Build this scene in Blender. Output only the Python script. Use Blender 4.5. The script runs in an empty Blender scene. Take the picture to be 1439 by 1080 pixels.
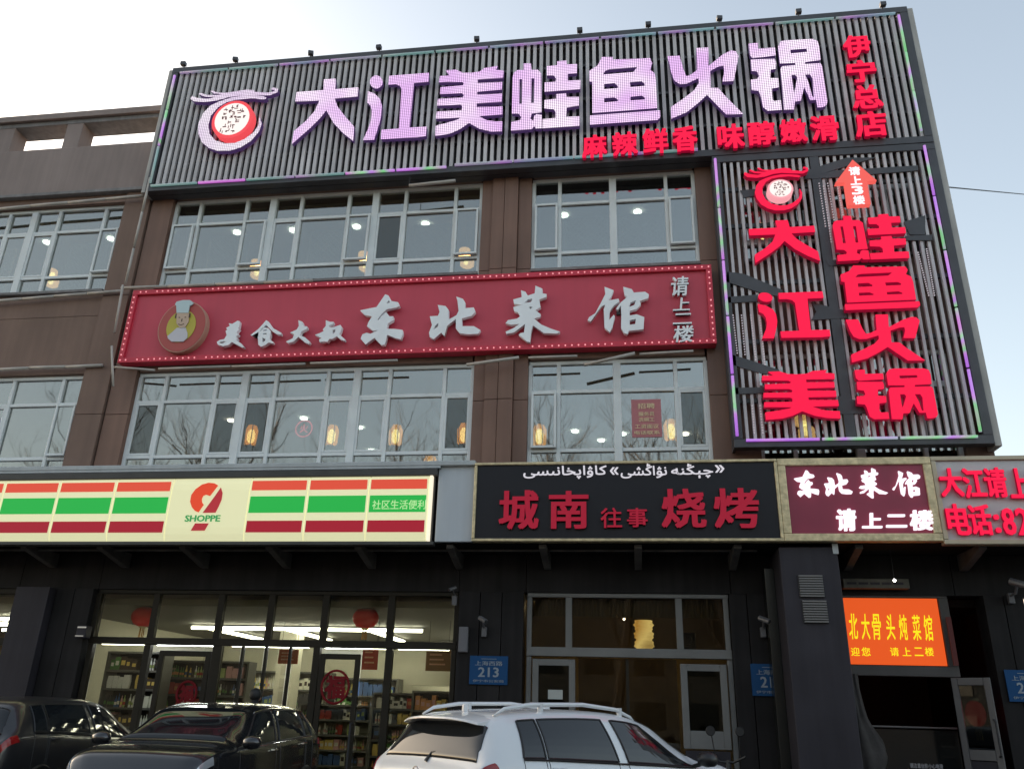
import bpy, math, random
from mathutils import Vector, Matrix
random.seed(7)
sc = bpy.context.scene
col = sc.collection
R = math.radians
# ------------------------------------------------------------------ camera
F_PX, W_PX, H_PX = 1154.665, 1439.0, 1080.0
pitch, yaw, roll = R(21.9657), R(-8.4313), R(1.6439)
CAM = Vector((0.0, 0.0, 1.65))
fwd = Vector((math.sin(yaw)*math.cos(pitch), math.cos(yaw)*math.cos(pitch), math.sin(pitch)))
r0 = fwd.cross(Vector((0, 0, 1))).normalized(); u0 = r0.cross(fwd)
RT = r0*math.cos(roll) + u0*math.sin(roll)
UP = -r0*math.sin(roll) + u0*math.cos(roll)
cd = bpy.data.cameras.new('camera'); cam = bpy.data.objects.new('camera', cd); col.objects.link(cam)
cd.sensor_width = 36.0; cd.lens = F_PX/W_PX*36.0; cd.clip_end = 2000; cd.clip_start = 0.05
cam.matrix_world = Matrix(((RT.x, UP.x, -fwd.x, CAM.x), (RT.y, UP.y, -fwd.y, CAM.y), (RT.z, UP.z, -fwd.z, CAM.z), (0, 0, 0, 1)))
sc.camera = cam
def at(x, y, Y=12.0):
    """point of the photograph (1439x1080) on the real vertical plane Y"""
    d = (x-719.5)*RT - (y-540.0)*UP + F_PX*fwd
    return CAM + d*(Y/d.y)
# ------------------------------------------------------------------ world, sun, exposure
EXPO = 1.95
SUN_EL, SUN_AZ = R(8.0), R(-62.0)        # azimuth from +Y (behind the building), to the left
wd = bpy.data.worlds.new('World'); sc.world = wd; wd.use_nodes = True
nt = wd.node_tree; nt.nodes.clear()
sky = nt.nodes.new('ShaderNodeTexSky'); sky.sky_type = 'NISHITA'; sky.sun_disc = False
sky.sun_elevation = SUN_EL; sky.sun_rotation = SUN_AZ
sky.altitude = 600; sky.air_density = 1.0; sky.dust_density = 6.0; sky.ozone_density = 0.3
bg = nt.nodes.new('ShaderNodeBackground'); bg.inputs[1].default_value = 0.15
wo = nt.nodes.new('ShaderNodeOutputWorld')
hs_ = nt.nodes.new('ShaderNodeHueSaturation'); hs_.inputs['Saturation'].default_value = 0.72      # thin high cloud
nt.links.new(sky.outputs[0], hs_.inputs['Color']); nt.links.new(hs_.outputs[0], bg.inputs[0]); nt.links.new(bg.outputs[0], wo.inputs[0])
sl = bpy.data.lights.new('sun', 'SUN'); sl.energy = 2.0; sl.angle = R(0.53); sl.color = (1.0, 0.86, 0.7)
so = bpy.data.objects.new('sun', sl); col.objects.link(so)
sd = Vector((math.sin(SUN_AZ)*math.cos(SUN_EL), math.cos(SUN_AZ)*math.cos(SUN_EL), math.sin(SUN_EL)))
so.rotation_euler = sd.to_track_quat('Z', 'Y').to_euler(); so.location = sd*60
vs = sc.view_settings; vs.view_transform = 'Standard'; vs.look = 'None'; vs.exposure = EXPO; vs.gamma = 1.0; vs.use_curve_mapping = False
sc.render.engine = 'CYCLES'
sc.cycles.use_denoising = True
sc.cycles.max_bounces = 8; sc.cycles.transparent_max_bounces = 16
sc.cycles.sample_clamp_indirect = 4.0
try: sc.cycles.use_light_tree = True
except Exception: pass

# ------------------------------------------------------------------ helpers
def srgb(c):
    """'#rrggbb' -> linear"""
    out = []
    for k in (1, 3, 5):
        v = int(c[k:k+2], 16)/255.0
        out.append(v/12.92 if v <= 0.04045 else ((v+0.055)/1.055)**2.4)
    return tuple(out)
MATS = {}
def mat(name, base, rough=0.6, metal=0.0, var=0.0, scale=3.0, bump=0.0, bscale=40.0, spec=0.5, streak=0.0, emit=None, estr=1.0, coat=0.0):
    """principled material with object-space noise for tone, streaks and fine relief"""
    if name in MATS: return MATS[name]
    m = bpy.data.materials.new(name); m.use_nodes = True
    n = m.node_tree; b = n.nodes['Principled BSDF']
    if isinstance(base, str): base = srgb(base)
    b.inputs['Base Color'].default_value = (*base, 1); b.inputs['Roughness'].default_value = rough
    b.inputs['Metallic'].default_value = metal; b.inputs['Specular IOR Level'].default_value = spec
    b.inputs['Coat Weight'].default_value = coat
    g = n.nodes.new('ShaderNodeNewGeometry')
    if var > 0 or streak > 0:
        no = n.nodes.new('ShaderNodeTexNoise'); no.inputs['Scale'].default_value = scale; no.inputs['Detail'].default_value = 6
        n.links.new(g.outputs['Position'], no.inputs['Vector'])
        mp = n.nodes.new('ShaderNodeMapRange'); mp.inputs[1].default_value = 0.3; mp.inputs[2].default_value = 0.7
        mp.inputs[3].default_value = 1-var; mp.inputs[4].default_value = 1+var
        n.links.new(no.outputs[0], mp.inputs[0]); last = mp.outputs[0]
        if streak > 0:
            vm = n.nodes.new('ShaderNodeVectorMath'); vm.operation = 'MULTIPLY'; vm.inputs[1].default_value = (9, 9, 0.5)
            n.links.new(g.outputs['Position'], vm.inputs[0])
            n2 = n.nodes.new('ShaderNodeTexNoise'); n2.inputs['Scale'].default_value = 1.0; n2.inputs['Detail'].default_value = 4
            n.links.new(vm.outputs[0], n2.inputs['Vector'])
            m2 = n.nodes.new('ShaderNodeMapRange'); m2.inputs[1].default_value = 0.35; m2.inputs[2].default_value = 0.7
            m2.inputs[3].default_value = 1+streak*0.4; m2.inputs[4].default_value = 1-streak
            n.links.new(n2.outputs[0], m2.inputs[0])
            mm = n.nodes.new('ShaderNodeMath'); mm.operation = 'MULTIPLY'
            n.links.new(last, mm.inputs[0]); n.links.new(m2.outputs[0], mm.inputs[1]); last = mm.outputs[0]
        sv = n.nodes.new('ShaderNodeVectorMath'); sv.operation = 'SCALE'; sv.inputs[0].default_value = base
        n.links.new(last, sv.inputs['Scale']); n.links.new(sv.outputs[0], b.inputs['Base Color'])
    if bump > 0:
        nb = n.nodes.new('ShaderNodeTexNoise'); nb.inputs['Scale'].default_value = bscale; nb.inputs['Detail'].default_value = 5
        n.links.new(g.outputs['Position'], nb.inputs['Vector'])
        bp = n.nodes.new('ShaderNodeBump'); bp.inputs['Strength'].default_value = bump; bp.inputs['Distance'].default_value = 0.01
        n.links.new(nb.outputs[0], bp.inputs['Height']); n.links.new(bp.outputs[0], b.inputs['Normal'])
    if emit:
        e = srgb(emit) if isinstance(emit, str) else emit
        b.inputs['Emission Color'].default_value = (*e, 1); b.inputs['Emission Strength'].default_value = estr/2**EXPO
    MATS[name] = m; return m
def glow(name, c, k=1.0, base=None):
    """lamp or lit sign face: c is the colour it shows at this exposure"""
    bc = tuple(q*0.25 for q in srgb(base or c))       # translucent lit plastic: pale by its own light, dull by daylight
    return mat(name, bc, rough=0.45, emit=c, estr=k, spec=0.2)
def paper(name, c, k, thin=0.35):
    """thin glowing paper: partly see-through, so the bulb inside shows"""
    if name in MATS: return MATS[name]
    m = glow(name, c, k); n = m.node_tree; b = n.nodes['Principled BSDF']; o = n.nodes['Material Output']
    t = n.nodes.new('ShaderNodeBsdfTransparent'); x = n.nodes.new('ShaderNodeMixShader'); x.inputs[0].default_value = thin
    n.links.new(b.outputs[0], x.inputs[1]); n.links.new(t.outputs[0], x.inputs[2]); n.links.new(x.outputs[0], o.inputs[0]); return m
def led_mat(name, c, k, ph=0.0, dark=0.25):
    """face covered with a dot grid of small LEDs"""
    if name in MATS: return MATS[name]
    m = mat(name, '#3a3340', rough=0.5); n = m.node_tree; b = n.nodes['Principled BSDF']
    g = n.nodes.new('ShaderNodeNewGeometry')
    def ax(i, s):
        sx = n.nodes.new('ShaderNodeSeparateXYZ'); n.links.new(g.outputs['Position'], sx.inputs[0])
        mu = n.nodes.new('ShaderNodeMath'); mu.operation = 'MULTIPLY'; mu.inputs[1].default_value = s; n.links.new(sx.outputs[i], mu.inputs[0])
        si = n.nodes.new('ShaderNodeMath'); si.operation = 'SINE'; n.links.new(mu.outputs[0], si.inputs[0])
        mr = n.nodes.new('ShaderNodeMapRange'); mr.inputs[1].default_value = -0.9; mr.inputs[2].default_value = 0.4
        mr.inputs[3].default_value = dark; mr.inputs[4].default_value = 1.0
        n.links.new(si.outputs[0], mr.inputs[0]); return mr.outputs[0]
    a, c2 = ax(0, 2*math.pi/0.036), ax(2, 2*math.pi/0.036)
    mm = n.nodes.new('ShaderNodeMath'); mm.operation = 'MULTIPLY'; n.links.new(a, mm.inputs[0]); n.links.new(c2, mm.inputs[1])
    no = n.nodes.new('ShaderNodeTexNoise'); no.inputs['Scale'].default_value = 0.9; n.links.new(g.outputs['Position'], no.inputs['Vector'])
    cr = n.nodes.new('ShaderNodeValToRGB'); cr.color_ramp.elements[0].position = 0.38; cr.color_ramp.elements[1].position = 0.62
    c1_, c2_ = c
    cr.color_ramp.elements[0].color = (*srgb(c1_), 1); cr.color_ramp.elements[1].color = (*srgb(c2_), 1)
    n.links.new(no.outputs[0], cr.inputs[0]); n.links.new(cr.outputs[0], b.inputs['Emission Color'])
    ms = n.nodes.new('ShaderNodeMath'); ms.operation = 'MULTIPLY'; ms.inputs[1].default_value = k/2**EXPO
    n.links.new(mm.outputs[0], ms.inputs[0]); n.links.new(ms.outputs[0], b.inputs['Emission Strength'])
    return m
def glass(name, tint, refl, rough=0.0, rcol=(0.9, 0.95, 0.95), wav=0.0):
    if name in MATS: return MATS[name]
    m = bpy.data.materials.new(name); m.use_nodes = True; n = m.node_tree; n.nodes.clear()
    o = n.nodes.new('ShaderNodeOutputMaterial'); mx = n.nodes.new('ShaderNodeMixShader')
    t = n.nodes.new('ShaderNodeBsdfTransparent'); t.inputs[0].default_value = (*tint, 1)
    gl = n.nodes.new('ShaderNodeBsdfGlossy'); gl.inputs[0].default_value = (*rcol, 1); gl.inputs['Roughness'].default_value = rough
    lw = n.nodes.new('ShaderNodeLayerWeight'); lw.inputs[0].default_value = 0.5; fr = n.nodes.new('ShaderNodeMath'); fr.operation = 'POWER'; fr.inputs[1].default_value = 5.0; n.links.new(lw.outputs['Facing'], fr.inputs[0])
    mr = n.nodes.new('ShaderNodeMapRange'); mr.inputs[1].default_value = 0.0; mr.inputs[2].default_value = 1.0
    mr.inputs[3].default_value = refl; mr.inputs[4].default_value = 1.0
    n.links.new(fr.outputs[0], mr.inputs[0]); n.links.new(mr.outputs[0], mx.inputs[0])
    if wav > 0:
        g = n.nodes.new('ShaderNodeNewGeometry')
        no = n.nodes.new('ShaderNodeTexNoise'); no.inputs['Scale'].default_value = 1.3; no.inputs['Detail'].default_value = 1
        n.links.new(g.outputs['Position'], no.inputs['Vector'])
        bp = n.nodes.new('ShaderNodeBump'); bp.inputs['Strength'].default_value = wav; bp.inputs['Distance'].default_value = 0.05
        n.links.new(no.outputs[0], bp.inputs['Height']); n.links.new(bp.outputs[0], gl.inputs['Normal'])
    n.links.new(t.outputs[0], mx.inputs[1]); n.links.new(gl.outputs[0], mx.inputs[2]); n.links.new(mx.outputs[0], o.inputs[0])
    MATS[name] = m; return m

WL = {}                                     # world matrix of things that are not at the origin
class MB:
    def __init__(s): s.v = []; s.f = []; s.smooth = False
    def box(s, x0, x1, y0, y1, z0, z1):
        b = len(s.v)
        s.v += [(x0,y0,z0),(x1,y0,z0),(x1,y1,z0),(x0,y1,z0),(x0,y0,z1),(x1,y0,z1),(x1,y1,z1),(x0,y1,z1)]
        s.f += [(b,b+3,b+2,b+1),(b+4,b+5,b+6,b+7),(b,b+1,b+5,b+4),(b+1,b+2,b+6,b+5),(b+2,b+3,b+7,b+6),(b+3,b,b+4,b+7)]
        return s
    def prism(s, pts, y0, y1):
        """polygon in x,z (counter-clockwise seen from the front) from y0 (front) to y1 (back)"""
        b = len(s.v); n = len(pts)
        s.v += [(x, y0, z) for x, z in pts] + [(x, y1, z) for x, z in pts]
        s.f += [tuple(range(b, b+n)), tuple(range(b+2*n-1, b+n-1, -1))]
        for i in range(n): j = (i+1) % n; s.f.append((b+i, b+n+i, b+n+j, b+j))
        return s
    def tube(s, pts, r, n=8, cap=True):
        pts = [Vector(p) for p in pts]; rr = r if isinstance(r, (list, tuple)) else [r]*len(pts)
        b = len(s.v); prev = None
        for i, p in enumerate(pts):
            t = (pts[min(i+1, len(pts)-1)] - pts[max(i-1, 0)])
            if t.length < 1e-9: t = Vector((0, 0, 1))
            t.normalize()
            a = prev if prev else (Vector((0, 0, 1)) if abs(t.z) < 0.9 else Vector((1, 0, 0)))
            e = (a - t*a.dot(t)).normalized(); prev = e; g = t.cross(e)
            for k in range(n):
                an = 2*math.pi*k/n; s.v.append(tuple(p + (e*math.cos(an) + g*math.sin(an))*rr[i]))
        for i in range(len(pts)-1):
            for k in range(n):
                a0 = b+i*n+k; a1 = b+i*n+(k+1) % n; s.f.append((a0, a1, a1+n, a0+n))
        if cap: s.f.append(tuple(b+n-1-k for k in range(n))); e = b+(len(pts)-1)*n; s.f.append(tuple(e+k for k in range(n)))
        return s
    def lathe(s, c, prof, n=16, axis='z'):
        b = len(s.v)
        for r, h in prof:
            for k in range(n):
                a = 2*math.pi*k/n; x, y = r*math.cos(a), r*math.sin(a)
                p = (x, y, h) if axis == 'z' else ((x, -h, y) if axis == 'y' else (h, x, y))
                s.v.append((c[0]+p[0], c[1]+p[1], c[2]+p[2]))
        for i in range(len(prof)-1):
            for k in range(n):
                a0 = b+i*n+k; a1 = b+i*n+(k+1) % n; s.f.append((a0, a1, a1+n, a0+n))
        s.f.append(tuple(b+n-1-k for k in range(n))); e = b+(len(prof)-1)*n; s.f.append(tuple(e+k for k in range(n)))
        return s
    def build(s, name, m, parent=None, bevel=0.0, smooth=False):
        me = bpy.data.meshes.new(name); me.from_pydata([tuple(p) for p in s.v], [], s.f); me.materials.append(m)
        return link(name, me, parent, bevel, smooth or s.smooth)
def link(name, me, parent=None, bevel=0.0, smooth=False):
    o = bpy.data.objects.new(name, me); col.objects.link(o)
    if smooth:
        for p in me.polygons: p.use_smooth = True
    if bevel > 0:
        md = o.modifiers.new('bevel', 'BEVEL'); md.width = bevel; md.segments = 2; md.limit_method = 'ANGLE'; md.angle_limit = R(40)
    if parent is not None:
        o.parent = parent
        if parent.name in WL: o.matrix_parent_inverse = WL[parent.name].inverted()
    return o
def tag(o, label=None, cat=None, group=None, kind=None):
    if label: o['label'] = label
    if cat: o['category'] = cat
    if group: o['group'] = group
    if kind: o['kind'] = kind
    return o
def thing(name, label, cat, loc=(0, 0, 0), group=None, local=False, rz=0.0):
    """Empty at the base of a thing; its parts are given in world coordinates unless local"""
    o = bpy.data.objects.new(name, None); col.objects.link(o); o.empty_display_size = 0.2
    o.location = loc; o.rotation_euler = (0, 0, rz); tag(o, label, cat, group)
    if not local: WL[o.name] = Matrix.Translation(Vector(loc)) @ Matrix.Rotation(rz, 4, 'Z')
    return o
def copy_tree(o, parent=None):
    c = o.copy(); col.objects.link(c)
    if parent is not None: c.parent = parent
    for ch in [k for k in bpy.data.objects if k.parent == o]: copy_tree(ch, c)
    return c
def share(name, src, loc, parent):
    """another piece that shares mesh data with src"""
    o = bpy.data.objects.new(name, src.data); col.objects.link(o); o.location = loc
    o.parent = parent
    if parent.name in WL: o.matrix_parent_inverse = WL[parent.name].inverted()
    return o
# ---- raised lettering
def curve_mesh(polys, depth):
    """2D outlines (outer and holes) -> extruded mesh in x,z, front face at y = 0, back at y = depth"""
    cu = bpy.data.curves.new('tmp', 'CURVE'); cu.dimensions = '2D'; cu.fill_mode = 'BOTH'; cu.extrude = depth/2
    for p in polys:
        sp = cu.splines.new('POLY'); sp.points.add(len(p)-1)
        for i, (x, z) in enumerate(p): sp.points[i].co = (x, z, 0, 1)
        sp.use_cyclic_u = True
    return to_mesh(cu, depth)
def to_mesh(cu, depth):
    ob = bpy.data.objects.new('tmp', cu); col.objects.link(ob); bpy.context.view_layer.update()
    me = bpy.data.meshes.new_from_object(ob.evaluated_get(bpy.context.evaluated_depsgraph_get()))
    bpy.data.objects.remove(ob)
    me.transform(Matrix(((1, 0, 0, 0), (0, 0, -1, depth/2), (0, 1, 0, 0), (0, 0, 0, 1))))
    me.materials.clear()
    return me
def glyph(key, bbox, Y, depth, m, parent, name='character', bevelled=False):
    x0, z0, x1, z1 = bbox or GLYPH[key][0]
    me = curve_mesh([[(x0+(x1-x0)*a/1000.0, z0+(z1-z0)*b/1000.0) for a, b in p] for p in GLYPH[key][1]], depth)
    me.materials.append(m); me.transform(Matrix.Translation((0, Y, 0)))
    return link(name, me, parent)
def text_mesh(s, x0, z0, x1, z1, Y, depth, m, bold=0.0, shear=0.0, name='character', parent=None, keep=False):
    """raised lettering fitted to a box; bold strokes are built from slightly shifted layers of the same character"""
    cu = bpy.data.curves.new('txt', 'FONT'); cu.body = s; cu.size = 1.0; cu.extrude = depth/2; cu.shear = shear; cu.resolution_u = 2
    me = to_mesh(cu, depth)
    if not me.vertices: return None
    xs = [v.co.x for v in me.vertices]; zs = [v.co.z for v in me.vertices]
    ax, bx, az, bz = min(xs), max(xs), min(zs), max(zs); b = bold
    kx = (x1-x0)/max(bx-ax+2*b, 1e-6); kz = (z1-z0)/max(bz-az+1.2*b, 1e-6)
    cx, cz = (x0+x1)/2, (z0+z1)/2; V = [(v.co.x-(ax+bx)/2, v.co.y, v.co.z-(az+bz)/2) for v in me.vertices]; F = [tuple(p.vertices) for p in me.polygons]
    offs = [(0, 0)] if b <= 0 else [(-b, -.6*b), (b, -.6*b), (-b, .6*b), (b, .6*b), (0, 0)]
    if b > 0.02: offs += [(-b, 0), (b, 0)]
    q = MB()
    for i, (dx, dz) in enumerate(offs):
        n0 = len(q.v); q.v += [(cx+(x+dx)*kx, Y+y+i*0.0004, cz+(z+dz)*kz) for x, y, z in V]; q.f += [tuple(n0+k for k in f) for f in F]
    return q.build(name, m, parent)
def text_px(s, px, Y, depth, m, **k):
    """px = x0,y0,x1,y1 of the lettering in the photograph, on the sign plane Y"""
    x0, y0, x1, y1 = px; xm, ym = (x0+x1)/2, (y0+y1)/2
    c = at(xm, ym, Y); w = (at(x1, ym, Y)-at(x0, ym, Y)).x; h = (at(xm, y0, Y)-at(xm, y1, Y)).z
    return text_mesh(s, c.x-w/2, c.z-h/2, c.x+w/2, c.z+h/2, Y, depth, m, **k)
def bbox_px(l, r, t, b, Y):
    L, Rr, T, B = at(*l, Y), at(*r, Y), at(*t, Y), at(*b, Y)
    w = Rr.x-L.x; h = T.z-B.z; cx = (L.x+Rr.x+T.x+B.x)/4; cz = (T.z+B.z)/2
    return (cx-w/2, cz-h/2, cx+w/2, cz+h/2)

GLYPH = {
'da': ((-5.903,11.095,-4.692,12.551), [[(412,1000),(596,998),(614,826),(980,828),(984,684),(625,678),(691,544),(831,381),(986,219),(1000,0),(830,130),(655,301),(516,506),(438,392),(305,250),(51,18),(51,209),(220,357),(336,502),(390,670),(1,679),(0,830),(428,826)]]),
'jiang': ((-4.523,11.074,-3.36,12.544), [[(225,891),(223,860),(211,833),(191,812),(164,800),(132,798),(100,805),(69,822),(43,846),(25,875),(16,907),(18,937),(29,965),(50,985),(77,998),(109,1000),(142,993),(173,976),(198,952),(216,922)],[(0,760),(115,714),(214,622),(252,518),(260,367),(240,236),(188,12),(15,18),(87,214),(106,345),(97,462),(65,540),(6,589)],[(320,977),(967,975),(973,837),(737,834),(731,154),(1000,148),(999,15),(865,0),(297,13),(290,148),(564,149),(549,750),(511,812),(437,843),(322,844)]]),
'mei': ((-3.201,11.074,-2.005,12.54), [[(97,995),(254,996),(368,935),(503,924),(620,932),(701,985),(901,1000),(870,941),(995,919),(988,809),(601,814),(604,754),(977,745),(973,633),(602,628),(605,578),(984,566),(981,442),(604,445),(607,387),(995,372),(996,253),(638,254),(772,179),(903,154),(1000,147),(998,0),(828,15),(664,66),(505,163),(371,78),(228,24),(8,3),(5,152),(168,182),(330,219),(377,248),(0,264),(6,362),(387,357),(390,428),(356,447),(2,462),(8,556),(391,552),(405,593),(362,625),(35,635),(36,734),(380,738),(395,771),(359,799),(5,819),(11,916),(167,908)]]),
'wa': ((-1.847,11.077,-0.634,12.547), [[(162,1000),(271,991),(281,891),(370,889),(425,826),(437,241),(295,235),(278,156),(321,121),(336,192),(367,214),(441,200),(444,9),(355,12),(339,48),(300,3),(2,0),(6,127),(132,142),(146,189),(113,240),(9,256),(0,793),(22,875),(70,905),(164,898)],[(103,768),(142,765),(149,383),(109,386)],[(281,762),(324,758),(324,383),(284,386)],[(660,992),(796,994),(800,933),(953,925),(948,791),(816,794),(816,680),(1000,676),(995,544),(477,542),(475,679),(638,678),(646,732),(613,780),(509,789),(507,929),(660,933)],[(647,493),(790,495),(798,435),(978,426),(973,297),(801,286),(791,143),(988,137),(984,2),(457,5),(458,135),(642,138),(642,234),(610,276),(476,294),(479,416),(648,424)]]),
'yu': ((-0.476,11.094,0.72,12.551), [[(189,1000),(352,986),(340,946),(892,926),(919,846),(884,749),(947,689),(962,571),(960,174),(38,166),(43,635),(0,647),(2,803),(125,875)],[(237,793),(290,803),(706,805),(643,732),(193,727)],[(216,590),(363,591),(413,542),(409,503),(215,504)],[(586,583),(758,584),(799,548),(797,509),(592,507)],[(212,376),(358,377),(408,338),(407,308),(211,305)],[(588,368),(749,374),(795,335),(794,305),(586,307)],[(3,127),(999,131),(1000,41),(960,1),(2,0)]]),
'huo': ((0.896,11.097,2.099,12.582), [[(417,1000),(586,995),(570,719),(778,870),(900,923),(965,908),(1000,834),(901,473),(746,482),(784,639),(781,710),(714,707),(585,647),(574,395),(680,387),(768,260),(980,0),(755,8),(517,305),(395,203),(222,80),(4,2),(9,163),(185,270),(341,378),(414,477),(416,555),(248,489),(148,489),(76,547),(41,664),(0,914),(170,907),(212,703),(247,595),(306,607),(403,670)]]),
'guo': ((2.256,11.109,3.452,12.6), [[(25,991),(160,994),(154,905),(387,906),(384,793),(62,774),(29,827)],[(32,752),(368,737),(377,675),(365,597),(291,591),(277,466),(381,453),(376,331),(282,317),(269,170),(289,135),(378,142),(379,12),(187,12),(136,63),(112,249),(96,301),(0,317),(6,462),(97,468),(122,504),(108,575),(28,595)],[(434,917),(476,988),(543,1000),(921,985),(982,950),(995,860),(986,674),(773,663),(768,626),(979,622),(996,573),(1000,83),(976,27),(902,4),(859,10),(854,118),(775,116),(719,304),(647,117),(567,114),(545,0),(411,6),(429,584),(450,620),(638,622),(642,660),(431,670)],[(593,859),(822,857),(824,804),(593,797)],[(564,487),(621,486),(640,446),(571,215),(564,282)],[(750,481),(822,480),(843,414),(829,145),(805,164),(787,333),(766,420)]]),
'dong': ((-4.279,7.122,-3.52,8.045), [[(528,1000),(603,975),(688,858),(836,831),(875,754),(810,728),(596,699),(485,606),(404,501),(437,489),(500,573),(589,645),(671,556),(755,554),(763,478),(649,418),(636,313),(804,307),(986,280),(1000,206),(968,98),(846,127),(660,196),(645,112),(621,8),(550,0),(379,146),(201,25),(79,140),(106,224),(198,252),(285,229),(458,297),(332,286),(191,380),(211,454),(283,570),(122,597),(0,699),(228,734),(360,751),(454,889)],[(626,872),(655,827),(571,819)]]),
'bei': ((-3.096,7.196,-2.254,7.949), [[(496,1000),(632,935),(678,853),(684,709),(853,719),(889,621),(819,520),(631,464),(639,284),(871,273),(1000,178),(962,91),(774,86),(605,119),(526,237),(515,457),(353,309),(313,68),(246,147),(106,0),(29,54),(8,158),(55,336),(0,546),(160,552),(187,642),(141,815),(297,780),(362,685),(374,451),(522,547),(559,650),(527,887)],[(180,382),(174,292),(93,226),(110,307)]]),
'cai': ((-1.851,7.083,-0.984,8.087), [[(539,1000),(669,939),(670,856),(747,839),(742,784),(615,748),(630,651),(645,610),(547,559),(647,482),(634,439),(522,411),(664,299),(833,226),(1000,167),(945,135),(708,151),(510,291),(476,185),(460,0),(404,15),(247,139),(274,165),(344,176),(360,323),(161,182),(21,160),(5,201),(159,262),(256,326),(100,318),(0,349),(41,401),(210,422),(266,461),(222,530),(150,560),(133,629),(289,664),(146,684),(129,767),(286,802),(268,928),(355,896),(399,825),(527,862)],[(401,756),(486,767),(465,712),(331,690)],[(418,618),(489,624),(462,581)]]),
'guan': ((-0.551,7.166,0.412,8.014), [[(282,1000),(431,917),(392,790),(341,706),(508,736),(522,678),(426,596),(362,488),(347,300),(423,406),(442,374),(393,141),(355,49),(271,147),(263,525),(289,619),(227,590),(49,282),(0,316),(25,378),(126,452),(228,686),(293,844)],[(588,983),(726,924),(759,851),(940,858),(1000,800),(985,721),(848,670),(866,606),(795,505),(683,473),(681,378),(792,398),(912,336),(893,88),(661,67),(635,0),(582,24),(536,135),(546,416),(540,591),(493,498),(462,531),(539,654),(602,715),(640,761),(604,827)],[(699,646),(787,690),(760,595),(673,552)],[(679,284),(777,304),(762,202),(676,190)]]),
'mei2': ((-6.7,7.166,-6.198,7.665), [[(607,1000),(684,977),(699,764),(653,708),(721,694),(669,611),(644,535),(724,494),(697,438),(645,421),(712,342),(669,267),(849,166),(1000,9),(929,0),(532,215),(439,116),(246,74),(53,138),(0,235),(97,308),(240,329),(308,472),(245,628),(291,684),(245,744),(361,816),(308,915),(441,890),(524,945)],[(92,232),(233,264),(329,234),(229,177),(119,181)]]),
'shi': ((-6.124,7.169,-5.588,7.653), [[(436,1000),(529,936),(696,691),(990,502),(1000,423),(862,448),(695,573),(558,717),(459,820),(304,590),(55,424),(0,454),(225,672),(366,884)],[(370,725),(543,698),(635,595),(653,379),(631,282),(782,159),(771,109),(632,146),(527,53),(400,0),(305,81),(250,357),(258,553)],[(393,634),(500,641),(506,597),(389,586)],[(400,499),(517,510),(524,463),(407,452)],[(403,350),(515,275),(478,172),(420,174)]]),
'da2': ((-5.49,7.186,-5.072,7.63), [[(394,1000),(575,928),(642,754),(796,727),(816,640),(588,521),(544,374),(770,281),(1000,83),(956,0),(798,69),(488,312),(322,127),(117,71),(0,138),(261,256),(302,425),(120,495),(382,614),(448,761)]]),
'shu': ((-5.005,7.212,-4.481,7.61), [[(298,1000),(441,921),(561,914),(552,819),(422,755),(464,658),(581,675),(794,759),(852,661),(834,473),(795,334),(1000,89),(989,20),(849,97),(719,244),(594,133),(492,138),(437,0),(350,28),(183,12),(156,131),(234,197),(109,274),(0,350),(147,414),(274,502),(234,575),(321,737)],[(559,534),(659,553),(635,436),(575,345)]]),
'ring': ((-7.751,11.069,-6.484,12.321), [[(602,1000),(420,972),(262,920),(137,857),(45,729),(0,538),(26,366),(109,192),(241,74),(394,8),(577,0),(731,46),(875,152),(972,310),(991,451),(943,576),(954,431),(894,293),(769,184),(637,129),(475,133),(322,198),(208,327),(157,500),(170,669),(258,821),(389,908),(550,935),(755,941),(967,896),(1000,925),(938,956),(749,986)]]),
'whiskers': ((-8.018,12.235,-6.284,12.494), [[(0,397),(14,631),(90,377),(216,251),(297,370),(163,502),(87,768),(108,853),(183,611),(316,528),(391,553),(265,718),(220,953),(242,1000),(302,755),(418,682),(538,752),(643,807),(729,704),(743,538),(909,373),(967,481),(967,626),(921,655),(941,823),(1000,677),(999,377),(921,162),(732,244),(593,354),(458,294),(327,74),(192,0),(51,123)]]),
'nine': ((-6.296,4.255,-5.905,4.693), [[(1000,906),(844,978),(615,1000),(363,944),(132,784),(3,592),(0,368),(107,176),(263,48),(403,0),(557,253),(477,333),(444,444),(478,556),(582,594),(748,548)]]),
'nine2': ((-6.072,4.248,-5.816,4.62), [[(843,1000),(993,780),(1000,517),(895,256),(760,5),(0,0),(547,632)]]),
'nine3': ((-6.208,3.989,-5.954,4.095), [[(190,1000),(1000,993),(829,21),(0,0)]]),
'hat': ((-7.56,7.831,-7.233,8.079), [[(0,687),(58,898),(397,1000),(797,976),(1000,781),(977,630),(835,546),(846,0),(183,37),(80,590)]]),
'face': ((-7.504,7.552,-7.255,7.848), [[(0,1000),(894,968),(1000,383),(831,38),(468,0),(139,312)]]),
'coat': ((-7.589,7.299,-7.226,7.562), [[(0,433),(197,702),(391,1000),(826,976),(955,605),(1000,269),(842,0),(253,30),(44,263)]]),
}

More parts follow.
